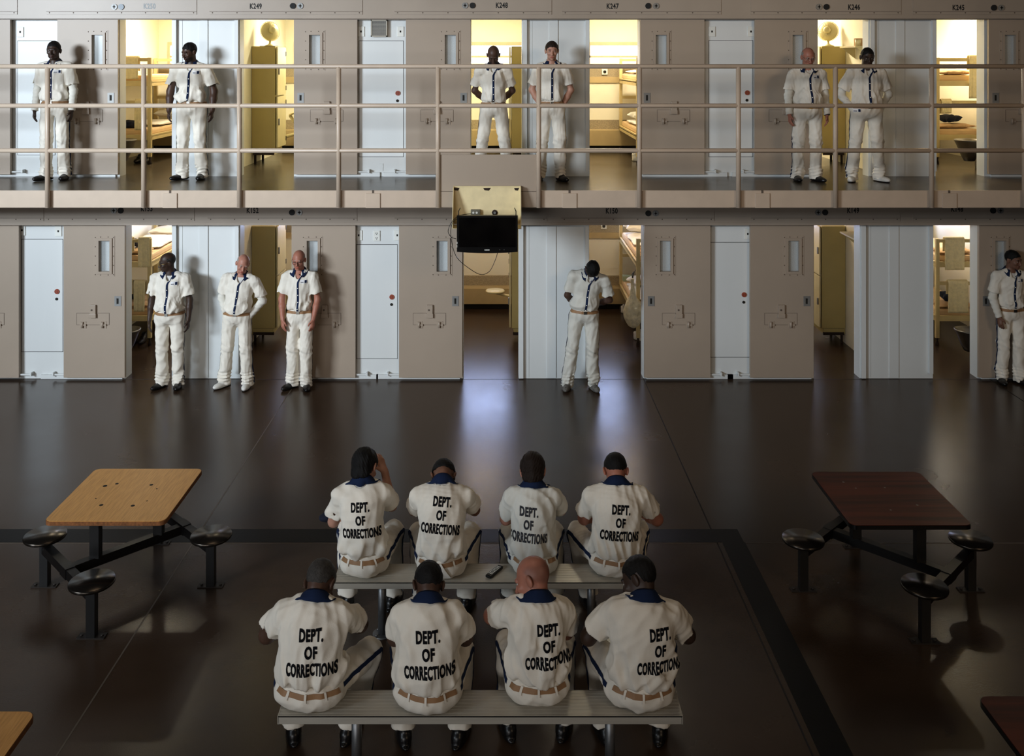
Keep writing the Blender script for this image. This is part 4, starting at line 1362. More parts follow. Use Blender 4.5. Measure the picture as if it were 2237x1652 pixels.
def curve_cable(name, pts, r, label, material=M_BLACK):
    P = [Vector(p) for p in pts]; out = []
    for i in range(len(P) - 1):
        a, b, c, d = P[max(0, i - 1)], P[i], P[i + 1], P[min(len(P) - 1, i + 2)]
        for t in np.linspace(0, 1, 9)[:-1]:
            out.append(.5 * ((2 * b) + (c - a) * t + (2 * a - 5 * b + 4 * c - d) * t * t + (3 * b - a - 3 * c + d) * t ** 3))
    out.append(P[-1])
    mb = MB(); mb.tube(out, r, 8)
    return tag(mb.build(name, material), label, 'cable')
def TV(px, py, y): return (wx(px, y), y, wz(py, y))
curve_cable('power_cord', [TV(1030, 467, YV + .2), TV(1004, 471, YV + .06), TV(987, 485, YV + .03), TV(979, 505, YV + .02), TV(986, 518, YV + .03), TV(996.5, 522, YV + .03)], .0035, 'black cable looping out from the left side of the television')
curve_cable('aerial_cord', [TV(1024, 470, YV + .22), TV(995, 480, YV + .08), TV(985, 500, YV + .06), TV(988, 535, YV + .05), TV(1000, 565, YV + .05), TV(1030, 590, YV + .05), TV(1052, 600, YV + .05), TV(1070, 592, YV + .05), TV(1082, 568, YV + .05), TV(1087, 552, YV + .05)], .0035, 'long dark cable hanging in a loop below the television')
# ------------------------------------------------------------------ things inside the cells
def make_bunk(W=.70, L=2.0):
    e = empty('bunk_bed')
    tops, zu, zl = 1.58, 1.22, .42
    t = .026
    for x in (t, W - t):
        for y in (0, L):
            mb = MB(); mb.box(x - t, x + t, y - t, y + t, .11, tops, .003); p = mb.build('post', M_BED, e)
            mb = MB(); mb.tube([(x, y, .0), (x, y, .03), (x, y, .07), (x, y, .115)], [.028, .026, .014, .022], 10); mb.build('foot', M_RUST, p)
    for z in (zu, zl):
        mb = MB(); mb.box(.0, W, 0, L, z - .012, z); mb.box(0, .03, 0, L, z - .06, z + .02); mb.box(W - .03, W, 0, L, z - .06, z + .02)
        mb.box(0, W, -.02, .01, z - .06, z + .02); mb.box(0, W, L - .01, L + .02, z - .06, z + .02); mb.build('deck', M_BED, e)
    for z in (tops - .03, .92):
        for y in (0, L):
            mb = MB(); mb.box(2 * t, W - 2 * t, y - .02, y + .02, z - .025, z + .025, .004); mb.build('end_rail', M_BED, e)
    return e
BY = 1.45
BUNKS = [(-5.88, 0, 'K153'), (-5.88, ZU, 'K250'), (2.0, 0, 'K150'), (2.0, ZU, 'K247'), (6.43, 0, 'K148'), (6.43, ZU, 'K245')]
proto = make_bunk()
for i, (x, z, num) in enumerate(BUNKS):
    b = proto if i == 0 else copy_tree(proto)
    b.location = (x, BY, z)
    tag(b, 'yellow painted steel bunk bed with two decks inside cell %s' % num, 'bunk bed', 'bunk beds in the cells')

def pillow_mesh(name, m, sx, sy, sz, seed=0, lump=.012):
    F = Field(); F.ell((0, 0, sz * .5), (sx * .62, sy * .62, sz * .62), None, .02)
    F.ops = []
    def fn(x, y, z):
        px, py, pz = np.abs(x) / sx, np.abs(y) / sy, (z - sz * .5) / (sz * .5)
        ed = np.clip(1 - px ** 5 * .0 - 0, 0, 1)
        h = np.clip((1 - px ** 3.2), 0.02, 1) ** .5 * np.clip((1 - py ** 3.2), .02, 1) ** .5
        return (np.maximum(np.abs(pz) - h, np.maximum(px, py) - 1)) * sz * .5
    F.lo, F.hi = V3(-sx, -sy, 0), V3(sx, sy, sz)
    F.ops.append(('u', fn, F.lo, F.hi, 0))
    F.push(folds(seed, lump, 26, (.3, .5, .4)))
    v, q = F.mesh(min(.016, sz / 7))
    v[:, 2] = np.maximum(v[:, 2], 0)
    return np_mesh(name, v, q, m)

zu_, zl_ = 1.222, .422
mat0 = None
mb = MB(); mb.box(-.312, .312, -.955, .955, 0, .10, .03); mat0 = mb.build('mattress', M_MATT)
first = True
for (x, z, num) in BUNKS:
    for dz, nm in ((zu_, 'upper'), (zl_, 'lower')):
        o = mat0 if first else copy_tree(mat0); first = False
        o.location = (x + .35, BY + 1.0, z + dz)
        tag(o, 'thin peach mattress on the %s deck of the bunk in cell %s' % (nm, num), 'mattress', 'bunk mattresses')
ztop = .101
def rest(o, x, y, z, label, cat, rz=0, group=None):
    o.location = (x, y, z); o.rotation_euler = (0, 0, rz)
    return tag(o, label, cat, group)
sheet0 = pillow_mesh('bed_sheet', M_SHEET, .305, .52, .07, 3, .0035)
pil0 = pillow_mesh('pillow', M_SHEET, .27, .19, .14, 5, .008)
nav0 = pillow_mesh('folded_jacket', M_BLANKET, .17, .14, .12, 8, .022)
bl0 = pillow_mesh('folded_blanket', M_BEDDING, .29, .17, .075, 11, .007)
used = set()
def put(proto, *a, **k):
    o = proto if proto.name not in used else copy_tree(proto)
    used.add(proto.name)
    return rest(o, *a, **k)
B1, B4, B6 = -5.53, 2.35, 6.78
put(sheet0, B1, BY + .98, zu_ + ztop, 'white sheet spread on the upper bunk of cell K153', 'sheet', group='white sheets on bunks')
put(sheet0, B4, BY + 1.15, zu_ + ztop, 'rumpled white sheet on the upper bunk of cell K150', 'sheet', group='white sheets on bunks')
put(sheet0, B4, BY + 1.15, ZU + zu_ + ztop, 'rumpled white sheet on the upper bunk of cell K247', 'sheet', group='white sheets on bunks')
put(sheet0, B4, BY + 1.0, zl_ + ztop, 'rumpled white sheet on the lower bunk of cell K150', 'sheet', group='white sheets on bunks')
put(sheet0, B4, BY + 1.0, ZU + zl_ + ztop, 'crumpled white sheet on the lower bunk of cell K247', 'sheet', group='white sheets on bunks')
put(sheet0, B1, BY + 1.0, ZU + zl_ + ztop, 'white sheet on the lower bunk of cell K250', 'sheet', group='white sheets on bunks')
put(pil0, B1, BY + 1.72, zu_ + ztop, 'white pillow at the far end of the upper bunk in cell K153', 'pillow', group='pillows on bunks')
put(pil0, B1 + .05, BY + 1.15, zl_ + ztop + .002, 'plump pillow on the lower bunk of cell K153', 'pillow', group='pillows on bunks')
put(pil0, B1 + .08, BY + 1.75, ZU + zl_ + ztop + .072, 'grey white pillow on the lower bunk of cell K250', 'pillow', group='pillows on bunks')
put(pil0, B4, BY + 1.2, ZU + zl_ + ztop + .072, 'pillow on the lower bunk of cell K247', 'pillow', .2, 'pillows on bunks')
put(pil0, B4, BY + 1.3, zl_ + ztop + .072, 'white pillow on the lower bunk of cell K150', 'pillow', .3, 'pillows on bunks')
put(pil0, B4 - .02, BY + 1.65, zu_ + ztop + .072, 'white pillow high on the upper bunk of cell K150', 'pillow', 0, 'pillows on bunks')
put(bl0, B1, BY + .24, zu_ + ztop, 'folded tan blanket at the foot of the upper bunk in cell K153', 'blanket', group='folded blankets')
put(bl0, B1, BY + .24, zl_ + ztop, 'folded tan blanket at the foot of the lower bunk in cell K153', 'blanket', group='folded blankets')
put(bl0, B4, BY + .26, zu_ + ztop, 'folded tan blanket at the foot of the upper bunk in cell K150', 'blanket', group='folded blankets')
put(bl0, B6, BY + .24, zu_ + ztop, 'folded tan blanket at the foot of the upper bunk in cell K148', 'blanket', group='folded blankets')
put(bl0, B6, BY + .24, zl_ + ztop, 'folded tan blanket at the foot of the lower bunk in cell K148', 'blanket', group='folded blankets')
put(bl0, B6, BY + .24, ZU + zu_ + ztop, 'folded tan blanket at the foot of the upper bunk in cell K245', 'blanket', group='folded blankets')
put(bl0, B6, BY + .24, ZU + zl_ + ztop, 'folded tan blanket at the foot of the lower bunk in cell K245', 'blanket', group='folded blankets')
put(nav0, B1 - .06, BY + .22, ZU + zl_ + ztop, 'dark navy folded jacket on the lower bunk of cell K250', 'jacket', .2, 'navy jackets on bunks')
put(nav0, B1 - .02, BY + .24, zu_ + ztop + .086, 'dark navy folded jacket on the upper bunk of cell K153', 'jacket', -.2, 'navy jackets on bunks')
put(nav0, B1 - .08, BY + .24, zl_ + ztop + .086, 'dark navy folded jacket on the lower bunk of cell K153', 'jacket', .1, 'navy jackets on bunks')
put(nav0, B6 + .0, BY + .24, ZU + zl_ + ztop + .086, 'navy jacket tossed on the lower bunk of cell K245', 'jacket', .3, 'navy jackets on bunks')
put(nav0, B6 + .02, BY + .24, zl_ + ztop + .086, 'navy jacket behind the towel on the lower bunk of cell K148', 'jacket', -.1, 'navy jackets on bunks')

def towel(x, y, ztop_, w, drop, label, seed, back=.18, rz=0):
    """a towel over a rail whose top is at ztop_"""
    rg = np.random.RandomState(seed)
    ph = rg.uniform(0, 6.28, 3)
    r = .043
    def fn(u, v):
        s = v * (drop + back + math.pi * r)
        wav = .006 * math.sin(u * 14 + ph[0]) + .005 * math.sin(u * 29 + ph[1])
        xx = (u - .5) * w
        if s < drop:
            k = (drop - s) / drop
            return (xx * (1 + .05 * k * math.sin(ph[2])) + .012 * k * math.sin(u * 3 + ph[2]), -r + wav * k - .004, s - drop)
        s2 = s - drop
        if s2 < math.pi * r:
            a = s2 / r
            return (xx, -r * math.cos(a), r * math.sin(a))
        s3 = s2 - math.pi * r
        return (xx, r + wav * s3, -s3)
    mb = MB(); mb.grid(fn, 17, 26, thick=.009)
    o = mb.build('towel', M_TOWEL); o.location = (x, y, ztop_ - .02); o.rotation_euler = (0, 0, rz)
    return tag(o, label, 'towel', 'cream towels over bunk rails')
towel(-5.28, BY, 1.585, .17, .40, 'long cream towel hanging from the upper rail of the bunk in cell K153', 1)
towel(-5.53, BY, 1.585, .16, .20, 'short cream cloth on the upper rail of the bunk in cell K153', 2)
towel(-5.345, BY, .95, .17, .42, 'long cream towel hanging from the lower rail of the bunk in cell K153', 3)
towel(-5.53, BY, .95, .17, .16, 'short cream cloth on the lower rail of the bunk in cell K153', 4)
towel(-5.50, BY, ZU + 1.585, .27, .30, 'cream towel hanging from the upper rail of the bunk in cell K250', 5)
towel(-5.34, BY, ZU + .95, .14, .42, 'narrow cream towel hanging from the lower rail of the bunk in cell K250', 6)
towel(6.70, BY, 1.585, .29, .44, 'wide cream towel hanging from the upper rail of the bunk in cell K148', 7)
towel(6.75, BY, .95, .29, .44, 'wide cream towel hanging from the lower rail of the bunk in cell K148', 8)
towel(6.58, BY, ZU + .95, .15, .17, 'small cream cloth on the lower rail of the bunk in cell K245', 9)
towel(6.99, BY, ZU + 1.60, .15, .60, 'long cream towel on the right of the upper rail in cell K245', 10)

# lockers ------------------------------------------------------------
def make_locker(mir=1):
    """side faces the walkway, doors face +x (mir=1); back against the wall at x=0"""
    e = empty('locker')
    D, W, Z0, Z1 = .35, .56, .14, 1.75
    s = mir
    mb = MB(); mb.box(0, s * D, 0, W, Z0 + .09, Z1, .004); mb.box(0, s * (D - .03), .01, W, Z0, Z0 + .088, .003); mb.build('cabinet', M_YEL, e)
    for za, zb_ in ((Z0 + .10, Z0 + .86), (Z0 + .875, Z1 - .01)):
        mb = MB(); mb.box(s * (D + .012), s * (D + .034), .012, W - .01, za, zb_, .003); d = mb.build('door', M_YEL2, e)
        mb = MB(); mb.box(s * (D + .034), s * (D + .052), .05, .08, (za + zb_) / 2 - .05, (za + zb_) / 2 + .05, .004); mb.build('handle', M_STEEL, d)
        mb = MB()
        for zz in (za + .10, zb_ - .10): mb.box(s * (D + .006), s * (D + .040), W - .03, W - .002, zz - .035, zz + .035)
        mb.build('hinge', M_BLKSTEEL, d)
    mb = MB(); mb.box(s * .02, s * (D - .02), .0, .03, Z0 - .01, Z0 + .03); mb.box(s * .02, s * (D - .02), .0, .012, Z0 + .088, Z0 + .092); mb.build('plinth_edge', M_RUST, e)
    for y in (.05, W - .06):
        for xx in (.04,):
            mb = MB(); mb.tube([(s * xx, y, 0), (s * xx, y, Z0 + .01)], .018, 10); mb.build('leg', M_RUST, e)
    return e
lk1 = make_locker(1); lk2 = make_locker(-1)
LY = 1.52
for i, (x, z, num, pr) in enumerate([(-3.715, ZU, 'K249', lk1), (-3.715, 0, 'K152', lk1), (5.125, ZU, 'K246', lk2), (5.125, 0, 'K149', lk2), (.505, ZU, 'K248', lk2), (.505, 0, None, lk2)]):
    o = pr if pr.name not in used else copy_tree(pr); used.add(pr.name)
    o.location = (x, LY, z)
    tag(o, 'tall yellow steel locker inside cell %s' % num if num else 'tall yellow steel locker inside the cell behind the television', 'locker', 'tall steel lockers in the cells')

def make_fan(bag=False):
    e = empty('desk_fan')
    mb = MB(); mb.lathe([(.001, 0), (.085, 0), (.09, .012), (.04, .03), (.018, .05), (.016, .12)], seg=24); mb.build('base', M_FAN, e)
    M = Matrix.Translation((0, 0, .23)) @ Matrix.Rotation(R(80), 4, 'X') @ Matrix.Rotation(R(0), 4, 'Z')
    mb = MB(); mb.lathe([(.001, -.06), (.07, -.055), (.13, -.03), (.145, 0), (.13, .03), (.07, .055), (.001, .06)], seg=28, M=M); mb.build('cage', M_FAN, e)
    mb = MB(); mb.lathe([(.001, .05), (.05, .055), (.05, .13), (.03, .15), (.001, .15)], seg=20, M=M); mb.build('motor', M_FAN, e)
    mb = MB()
    for k in range(28):
        a = 2 * math.pi * k / 28
        mb.tube([M @ Vector((r_ * math.cos(a), r_ * math.sin(a), z_)) for r_, z_ in ((.02, .066), (.075, .061), (.135, .034), (.15, 0))], .0022, 4)
    mb.tube([M @ Vector((.152 * math.cos(a), .152 * math.sin(a), 0)) for a in np.linspace(0, 2 * math.pi, 30)], .004, 6)
    mb.build('grille', M_FAN, e)
    return e
f1 = make_fan(); f1.location = (-3.50, LY + .24, ZU + 1.751); f1.rotation_euler = (0, 0, .6)
tag(f1, 'pale plastic desk fan on top of the locker in cell K249', 'fan')
f2 = copy_tree(f1); f2.location = (4.95, LY + .24, ZU + 1.751); f2.rotation_euler = (0, 0, -.5)
tag(f2, 'pale plastic desk fan on top of the locker in cell K246', 'fan')
curve_cable('fan_cord', [(-3.62, LY + .10, ZU + 1.756), (-3.55, LY + .05, ZU + 1.756), (-3.46, LY + .06, ZU + 1.756), (-3.40, LY + .12, ZU + 1.757), (-3.37, LY + .2, ZU + 1.757)], .004, 'dark cord coiled at the foot of the fan in cell K249')

# shelves on the party wall of the right-hand cells
for z, num in ((ZU, 'K246'), (0, 'K149')):
    mb = MB(); mb.box(-.22, 0, 0, .6, 0, .02); mb.poly([(-.20, .02, 0), (0, .02, 0), (0, .02, -.16)], (0, .012, 0)); mb.poly([(-.20, .57, 0), (0, .57, 0), (0, .57, -.16)], (0, .012, 0))
    o = mb.build('bracket_shelf', M_YEL2); o.location = (5.125, .55, z + 1.72)
    tag(o, 'small cream steel shelf high on the side wall of cell %s' % num, 'shelf')
mb = MB(); mb.lathe([(.001, 0), (.032, 0), (.038, .09), (.034, .09), (.03, .01), (.001, .008)], seg=20); o = mb.build('cup', M_FAN); o.location = (4.99, .68, ZU + 1.741); tag(o, 'pale cup standing on the shelf in cell K246', 'cup')
mb = MB(); mb.box(-.05, .05, -.03, .03, 0, .11, .003); o = mb.build('carton', M_BEDDING); o.location = (5.04, .80, ZU + 1.741); tag(o, 'small tan carton standing on the shelf in cell K246', 'carton')

# steel toilets
def make_toilet(mir=1, L=.78):
    e = empty('toilet')
    mb = MB(); mb.lathe([(.07, .12), (.12, .22), (.175, .36), (.20, .405), (.205, .42), (.19, .425), (.16, .41), (.12, .33), (.06, .25), (.001, .24)], seg=36, sy=.95); mb.build('bowl', M_TOILET, e)
    mb = MB(); mb.box(mir * .15, mir * L, -.16, .16, .0, .40, .02); mb.build('cabinet', M_TOILET, e)
    return e
t1 = make_toilet(1); t2 = make_toilet(-1, .52)
for x, z, num, pr in ((6.61, 0, 'K148', t1), (6.61, ZU, 'K245', t1), (-5.30, 0, 'K153', t2), (-5.36, ZU, 'K250', t2)):
    o = pr if pr.name not in used else copy_tree(pr); used.add(pr.name)
    o.location = (x, .80, z)
    tag(o, 'round stainless steel toilet bowl inside cell %s' % num, 'toilet', 'steel toilets in the cells')

# swing-out stools
def make_stool(up):
    e = empty('mounted_stool')
    if not up:
        mb = MB(); mb.lathe([(.001, 0), (.15, 0), (.158, .012), (.15, .026), (.001, .03)], seg=32); mb.build('seat', M_YEL2, e)
        mb = MB(); mb.tube([(.02, 0, -.02), (.20, -.06, -.05), (.57, -.10, -.05)], .022, 10); mb.box(.57, .60, -.18, -.02, -.12, .05, .004); mb.build('arm', M_YEL2, e)
    else:
        M = Matrix.Rotation(R(-68), 4, 'Y')
        mb = MB(); mb.lathe([(.001, 0), (.15, 0), (.158, .012), (.15, .026), (.001, .03)], c=(.12, 0, .02), seg=32, M=Matrix.Rotation(R(-24), 4, 'Y')); mb.build('seat', M_YEL2, e)
        mb = MB(); mb.tube([(-.03, 0, .01), (.05, 0, -.10), (.20, 0, -.27)], .026, 10); mb.tube([(-.20, 0, -.36), (.22, 0, -.25)], .028, 10); mb.build('arm', M_YEL2, e)
    return e
s1 = make_stool(False); s1.location = (-.10, 2.85, .45); tag(s1, 'round cream stool seat on a swing arm in the cell below the television', 'stool')
s2 = make_stool(True); s2.location = (-3.46, 3.05, ZU + .62); tag(s2, 'tipped up cream stool on an angled arm in cell K249', 'stool')

# laundry bag, shoes, box
F = Field()
F.ell((0, 0, .21), (.138, .115, .205), None, .05); F.cone((0, 0, .30), (.0, .03, .60), .11, .024, .07); F.cone((0, .03, .60), (0, .05, .70), .022, .03, .01)
F.push(folds(31, .012, 38, (0, 0, 1))); F.push(folds(32, .005, 90, (0, 0, 1)))
v_, q_ = F.mesh(.009)
lb = np_mesh('laundry_bag', v_, q_, M_BAG); lb.location = (1.93, BY - .16, .30)
tag(lb, 'full cream net laundry bag hanging beside the bunk in cell K150', 'laundry bag')
mb = MB(); mb.tube([(0, .05, .68), (.0, .10, .76), (.03, .14, .80)], .006, 6); mb.tube([(0, .05, .68), (.02, .11, .77), (.06, .15, .82)], .006, 6); mb.build('drawstring', M_BLKSTEEL, lb)

def shoe_mesh(m):
    D = Field()
    D.cone((0, .06, .05), (0, -.01, .055), .040, .042, .02); D.ell((0, -.10, .034), (.046, .10, .036), None, .03); D.ell((0, -.03, .018), (.045, .14, .024), None, .015)
    D.cone((0, .06, .05), (0, .07, .10), .040, .038, .02); D.cone((0, .06, .07), (0, .07, .14), .028, .028, .005, op='s'); D.cut((0, 0, .002), (0, 0, -1))
    v, q = D.mesh(.007); return np_mesh('shoe', v, q, m)
sb, sw = shoe_mesh(BLACKSHOE), shoe_mesh(WHITESHOE)
def shoes(pr, x, y, z, label, rz=.1, dx=.12):
    for k, nm in ((0, 'left'), (1, 'right')):
        o = pr if pr.name not in used else copy_tree(pr); used.add(pr.name)
        o.location = (x + k * dx * math.cos(rz), y + k * dx * math.sin(rz), z); o.rotation_euler = (0, 0, rz)
        tag(o, label % nm, 'shoe', 'shoes on the cell floors')
shoes(sb, -5.50, BY + .18, 0, 'black shoe, %s one of the pair in cell K153')
shoes(sb, -5.46, BY + .25, ZU, 'black shoe, %s one of the pair in cell K250')
shoes(sw, 2.10, BY + 1.75, 0, 'white shoe, %s one of the far pair in cell K150', 1.2, .12)
shoes(sw, 2.09, BY + .24, 0, 'white shoe, %s one of the near pair in cell K150', .9, .13)
shoes(sb, 2.16, BY + .95, ZU, 'black shoe, %s one of the pair in cell K247', 1.0, .13)
shoes(sw, 2.10, BY + .42, ZU, 'white shoe, %s one of the pair in cell K247', 1.2, .12)
mb = MB(); mb.box(-.08, .08, -.06, .06, 0, .09, .004); bx = mb.build('carton', mat('green_carton', '#a9b9a0', rough=.6)); bx.location = (2.12, BY + 1.86, zl_ + ztop); tag(bx, 'small pale green carton on the lower bunk of cell K150', 'carton')

# ------------------------------------------------------------------ tables with four fixed stools
W_OAK = mat_wood('oak_laminate', '#cf9a55', '#bb8947', 1, .42, 52)
W_RED = mat_wood('dark_red_laminate', '#642a18', '#3c160c', 0, .5, 7)
W_EDGE = mat('chipboard_edge', '#7a4d28', rough=.85, vary=.35, vscale=60)
W_SEAT = mat('brown_laminate_seat', '#2c211b', rough=.28, vary=.12)
W_SEATW = mat('worn_metal_seat', '#4b4038', rough=.22, metal=.6, vary=.4, vscale=9)
M_RIM = mat('dark_metal_rim', '#4a443e', rough=.25, metal=.9)

def rounded(hx, hy, r, n=6):
    P = []
    for cx, cy, a0 in ((hx - r, hy - r, 0), (-hx + r, hy - r, 90), (-hx + r, -hy + r, 180), (hx - r, -hy + r, 270)):
        for i in range(n + 1):
            a = R(a0 + 90 * i / n); P.append((cx + r * math.cos(a), cy + r * math.sin(a)))
    return P
def make_table(mir, top, edge, seatm, loc, label, holes):
    s = mir
    e = empty('stool_table', loc, label=label, cat='table', group='square tables with four fixed stools')
    h = .455; zt = .74
    mb = MB(); mb.poly([(x, y, zt - .003) for x, y in rounded(h, h, .055)], (0, 0, .004)); tp = mb.build('tabletop', top, e)
    rg = random.Random(3)
    P = rounded(h + .002, h + .002, .05, 6)
    mb = MB(); mb.poly([(x, y, zt - .034) for x, y in P], (0, 0, .0305)); mb.build('edge', edge, tp)
    mb = MB()
    for x, y, r_ in holes: mb.cyl((x, y, zt + .0005), r_, .0012, 'z', 12)
    mb.build('bolt_hole' if edge is W_EDGE else 'bolt_head', M_DARK if edge is W_EDGE else M_STEEL, tp)
    q = .665
    A, B, C, D = Vector((-q * s, 0, 0)), Vector((q * s, 0, 0)), Vector((0, -q, 0)), Vector((0, q, 0))
    m1, m2 = (A + C) / 2, (D + B) / 2
    def bar(name, a, b, z0, z1, w, ov=0):
        a, b = Vector(a), Vector(b); d = (b - a).normalized(); a = a - d * ov; b = b + d * ov
        n = Vector((-d.y, d.x, 0)) * w / 2
        mb = MB(); mb.poly([a + n + Vector((0, 0, z0)), a - n + Vector((0, 0, z0)), b - n + Vector((0, 0, z0)), b + n + Vector((0, 0, z0))], (0, 0, z1 - z0)); return mb.build(name, M_BLKSTEEL, e)
    bar('beam', m1, m2, .265, .335, .065)
    for a, b, m in ((A, C, m1), (D, B, m2)):
        o = bar('cross_arm', a, b, .27, .34, .065)
        d = (b - a).normalized(); n = Vector((-d.y, d.x, 0)) * .037
        mb = MB(); p, r_ = m - d * .06, m + d * .06
        mb.poly([p + n + Vector((0, 0, .265)), p - n + Vector((0, 0, .265)), r_ - n + Vector((0, 0, .265)), r_ + n + Vector((0, 0, .265))], (0, 0, .08)); mb.build('bracket', M_BLKSTEEL, o)
    for t in (-.17, .17):
        c = (m1 + m2) / 2 + (m2 - m1).normalized() * t * 1.5
        mb = MB(); mb.box(c.x - .036, c.x + .036, c.y - .036, c.y + .036, .33, zt - .034); p = mb.build('pedestal', M_BLKSTEEL, e)
        mb = MB(); mb.box(c.x - .12, c.x + .12, c.y - .05, c.y + .05, zt - .042, zt - .034); mb.build('top_plate', M_BLKSTEEL, p)
    for c in (A, B, C, D):
        mb = MB(); mb.box(c.x - .032, c.x + .032, c.y - .032, c.y + .032, .004, .385); p = mb.build('stool_post', M_BLKSTEEL, e)
        mb = MB(); mb.box(c.x - .10, c.x + .10, c.y - .035, c.y + .035, 0, .008); mb.cyl((c.x - .075, c.y, .008), .012, .01, 'z', 6); mb.cyl((c.x + .075, c.y, .008), .012, .01, 'z', 6); mb.build('floor_plate', mat('floor_plate_steel', '#3a3531', rough=.5, metal=.5), p)
        mb = MB(); mb.lathe([(.001, .385), (.14, .385), (.158, .388), (.163, .396), (.163, .405), (.158, .414)], c=(c.x, c.y, 0), seg=40); mb.build('stool_rim', M_RIM, e)
        mb = MB(); mb.lathe([(.001, .405), (.150, .405), (.153, .4095), (.147, .412), (.001, .4125)], c=(c.x, c.y, 0), seg=40); mb.build('stool_seat', seatm, e)
    return e
HL = [(-.16, .17, .014), (-.13, -.20, .016), (.13, .15, .015), (.12, -.21, .016), (.2, .08, .007), (.2, -.13, .007), (-.22, -.09, .006), (-.24, .13, .018)]
make_table(1, W_OAK, W_EDGE, W_SEAT, (-2.99, 7.52 - CAMD, 0), 'square table with chipped light oak top and four round brown stools, on the left', HL)
HR2 = [(-.19, .15, .008), (-.25, .26, .01), (.05, .16, .008), (-.06, -.22, .008), (.18, -.14, .01)]
make_table(-1, W_RED, M_BLACK, W_SEATW, (3.065, 7.46 - CAMD, 0), 'square table with dark red wood top and four worn metal stools, on the right', HR2)
make_table(1, W_OAK, W_EDGE, W_SEAT, (-2.93, 4.54 - CAMD, 0), 'light oak topped table cut off in the bottom left corner of the photo', HL)
make_table(-1, W_RED, M_BLACK, W_SEATW, (3.05, 4.66 - CAMD, 0), 'dark red topped table cut off in the bottom right corner of the photo', HR2)

# ------------------------------------------------------------------ aluminium benches
def make_bench(x0, x1, y0, y1, legs, label):
    e = empty('bench', ((x0 + x1) / 2, (y0 + y1) / 2, 0), label=label, cat='bench')
    hx, hy = (x1 - x0) / 2, (y1 - y0) / 2; zt = .45
    mb = MB()
    mb.box(-hx, hx, -hy, hy, zt - .006, zt); mb.box(-hx, hx, -hy, -hy + .006, zt - .046, zt, .002); mb.box(-hx, hx, hy - .006, hy, zt - .046, zt, .002)
    for i in range(1, 8):
        y = -hy + 2 * hy * i / 8
        mb.box(-hx, hx, y - .0016, y + .0016, zt - .001, zt + .0009)
    mb.box(-hx, hx, -hy, -hy + .008, zt - .002, zt + .0015)
    mb.build('plank', M_ALU, e)
    for s_ in (-1, 1):
        mb = MB(); mb.box(s_ * hx - .004, s_ * hx + .004, -hy, hy, zt - .046, zt + .001); mb.build('end_cap', M_ALU, e)
    for X in legs:
        x = X - (x0 + x1) / 2
        mb = MB(); mb.tube([(x, 0, .008), (x, 0, zt - .012)], .030, 20); p = mb.build('leg', M_GALV, e)
        mb = MB(); mb.cyl((x, 0, 0), .07, .010, 'z', 24); 
        for a in range(4): mb.cyl((x + .052 * math.cos(a * 1.57 + .78), .052 * math.sin(a * 1.57 + .78), .010), .009, .009, 'z', 6)
        mb.build('floor_flange', M_GALV, p)
        mb = MB(); mb.box(x - .04, x + .04, -hy + .01, hy - .01, zt - .022, zt - .006); mb.build('bracket', M_ALU, p)
    return e
NB = (5.375 - CAMD, 5.60 - CAMD); FB = (6.755 - CAMD, 7.01 - CAMD)
make_bench(-1.278, 1.037, NB[0], NB[1], (-.845, .636), 'long aluminium bench closest to the camera, carrying four seated men')
make_bench(-1.203, 1.06, FB[0], FB[1], (-.873, .66), 'long aluminium bench of the farther seated row, with a remote control on it')
# remote control
e = empty('remote_control', floor_pt(1080, 1252, .452), .0, label='black remote control with pale buttons lying on the farther bench', cat='remote control')
e.rotation_euler = (0, 0, R(-33))
mb = MB(); mb.box(-.023, .023, -.085, .085, 0, .02, .007); mb.build('casing', M_BLACK, e)
mb = MB()
for i in range(7):
    for j in range(3): mb.box(-.015 + j * .012, -.008 + j * .012, -.055 + i * .018, -.047 + i * .018, .0195, .0225)
mb.build('button', M_PLATE, e)
# ------------------------------------------------------------------ the men on the upper tier
def up_xy(px, py):
    x, y, z = floor_pt(px, py, ZU); return x, y
def hgt(py_top, y, z0):
    return wz(py_top, y) - z0
def std(px, pf, ptop, z0, label, st=None, rz=0, **j):
    x, y, _ = floor_pt(px, pf, z0)
    H = hgt(ptop, y, z0)
    j.setdefault('H', H)
    J = standing(**j)
    return person((x, y, z0 + .001), rz, J, label, **(st or {}))

std(117, 394, 91, ZU, 'dark-skinned man standing leftmost on the upper walkway, long white sleeves under his shirt',
    dict(skin='dark', hair=(.004, 'short'), long_sleeves=True, badge='chest', seed=11, bel=.01), w=1.04, feet=((-.10, -.03, .55), (.12, .02, .15)), arms='down', head=(.12, -.10, .05))
std(418, 393, 94, ZU, 'heavy bearded dark-skinned man looking aside, upper walkway left of cell K249',
    dict(skin='deep', hair=(.006, 'short'), beard='#0b0807', badge='chest', seed=12, bel=.045, arm=1.2), w=1.16, feet=((-.12, -.02, .7), (.12, .0, .05)), arms='down', head=(-.55, .10, 0), spread=.03)
std(1078, 391, 98, ZU, 'bald bowed man with hands behind his back, standing in the doorway of cell K248',
    dict(skin='brown', beard='#171210', seed=13, bel=.035), w=1.0, feet=((-.19, 0, .3), (.19, 0, .3)), arms='behind', head=(0, .28, 0), stoop=.10)
std(1207, 395, 92, ZU, 'young pale man with short brown hair, upper walkway right of cell K248',
    dict(skin='pale', hair=(.009, 'short'), hairc='#2b1d13', seed=14), w=.98, feet=((-.16, .06, .3), (.10, -.05, .5)), arms='pocket', head=(0, -.05, 0), hipshift=.02)
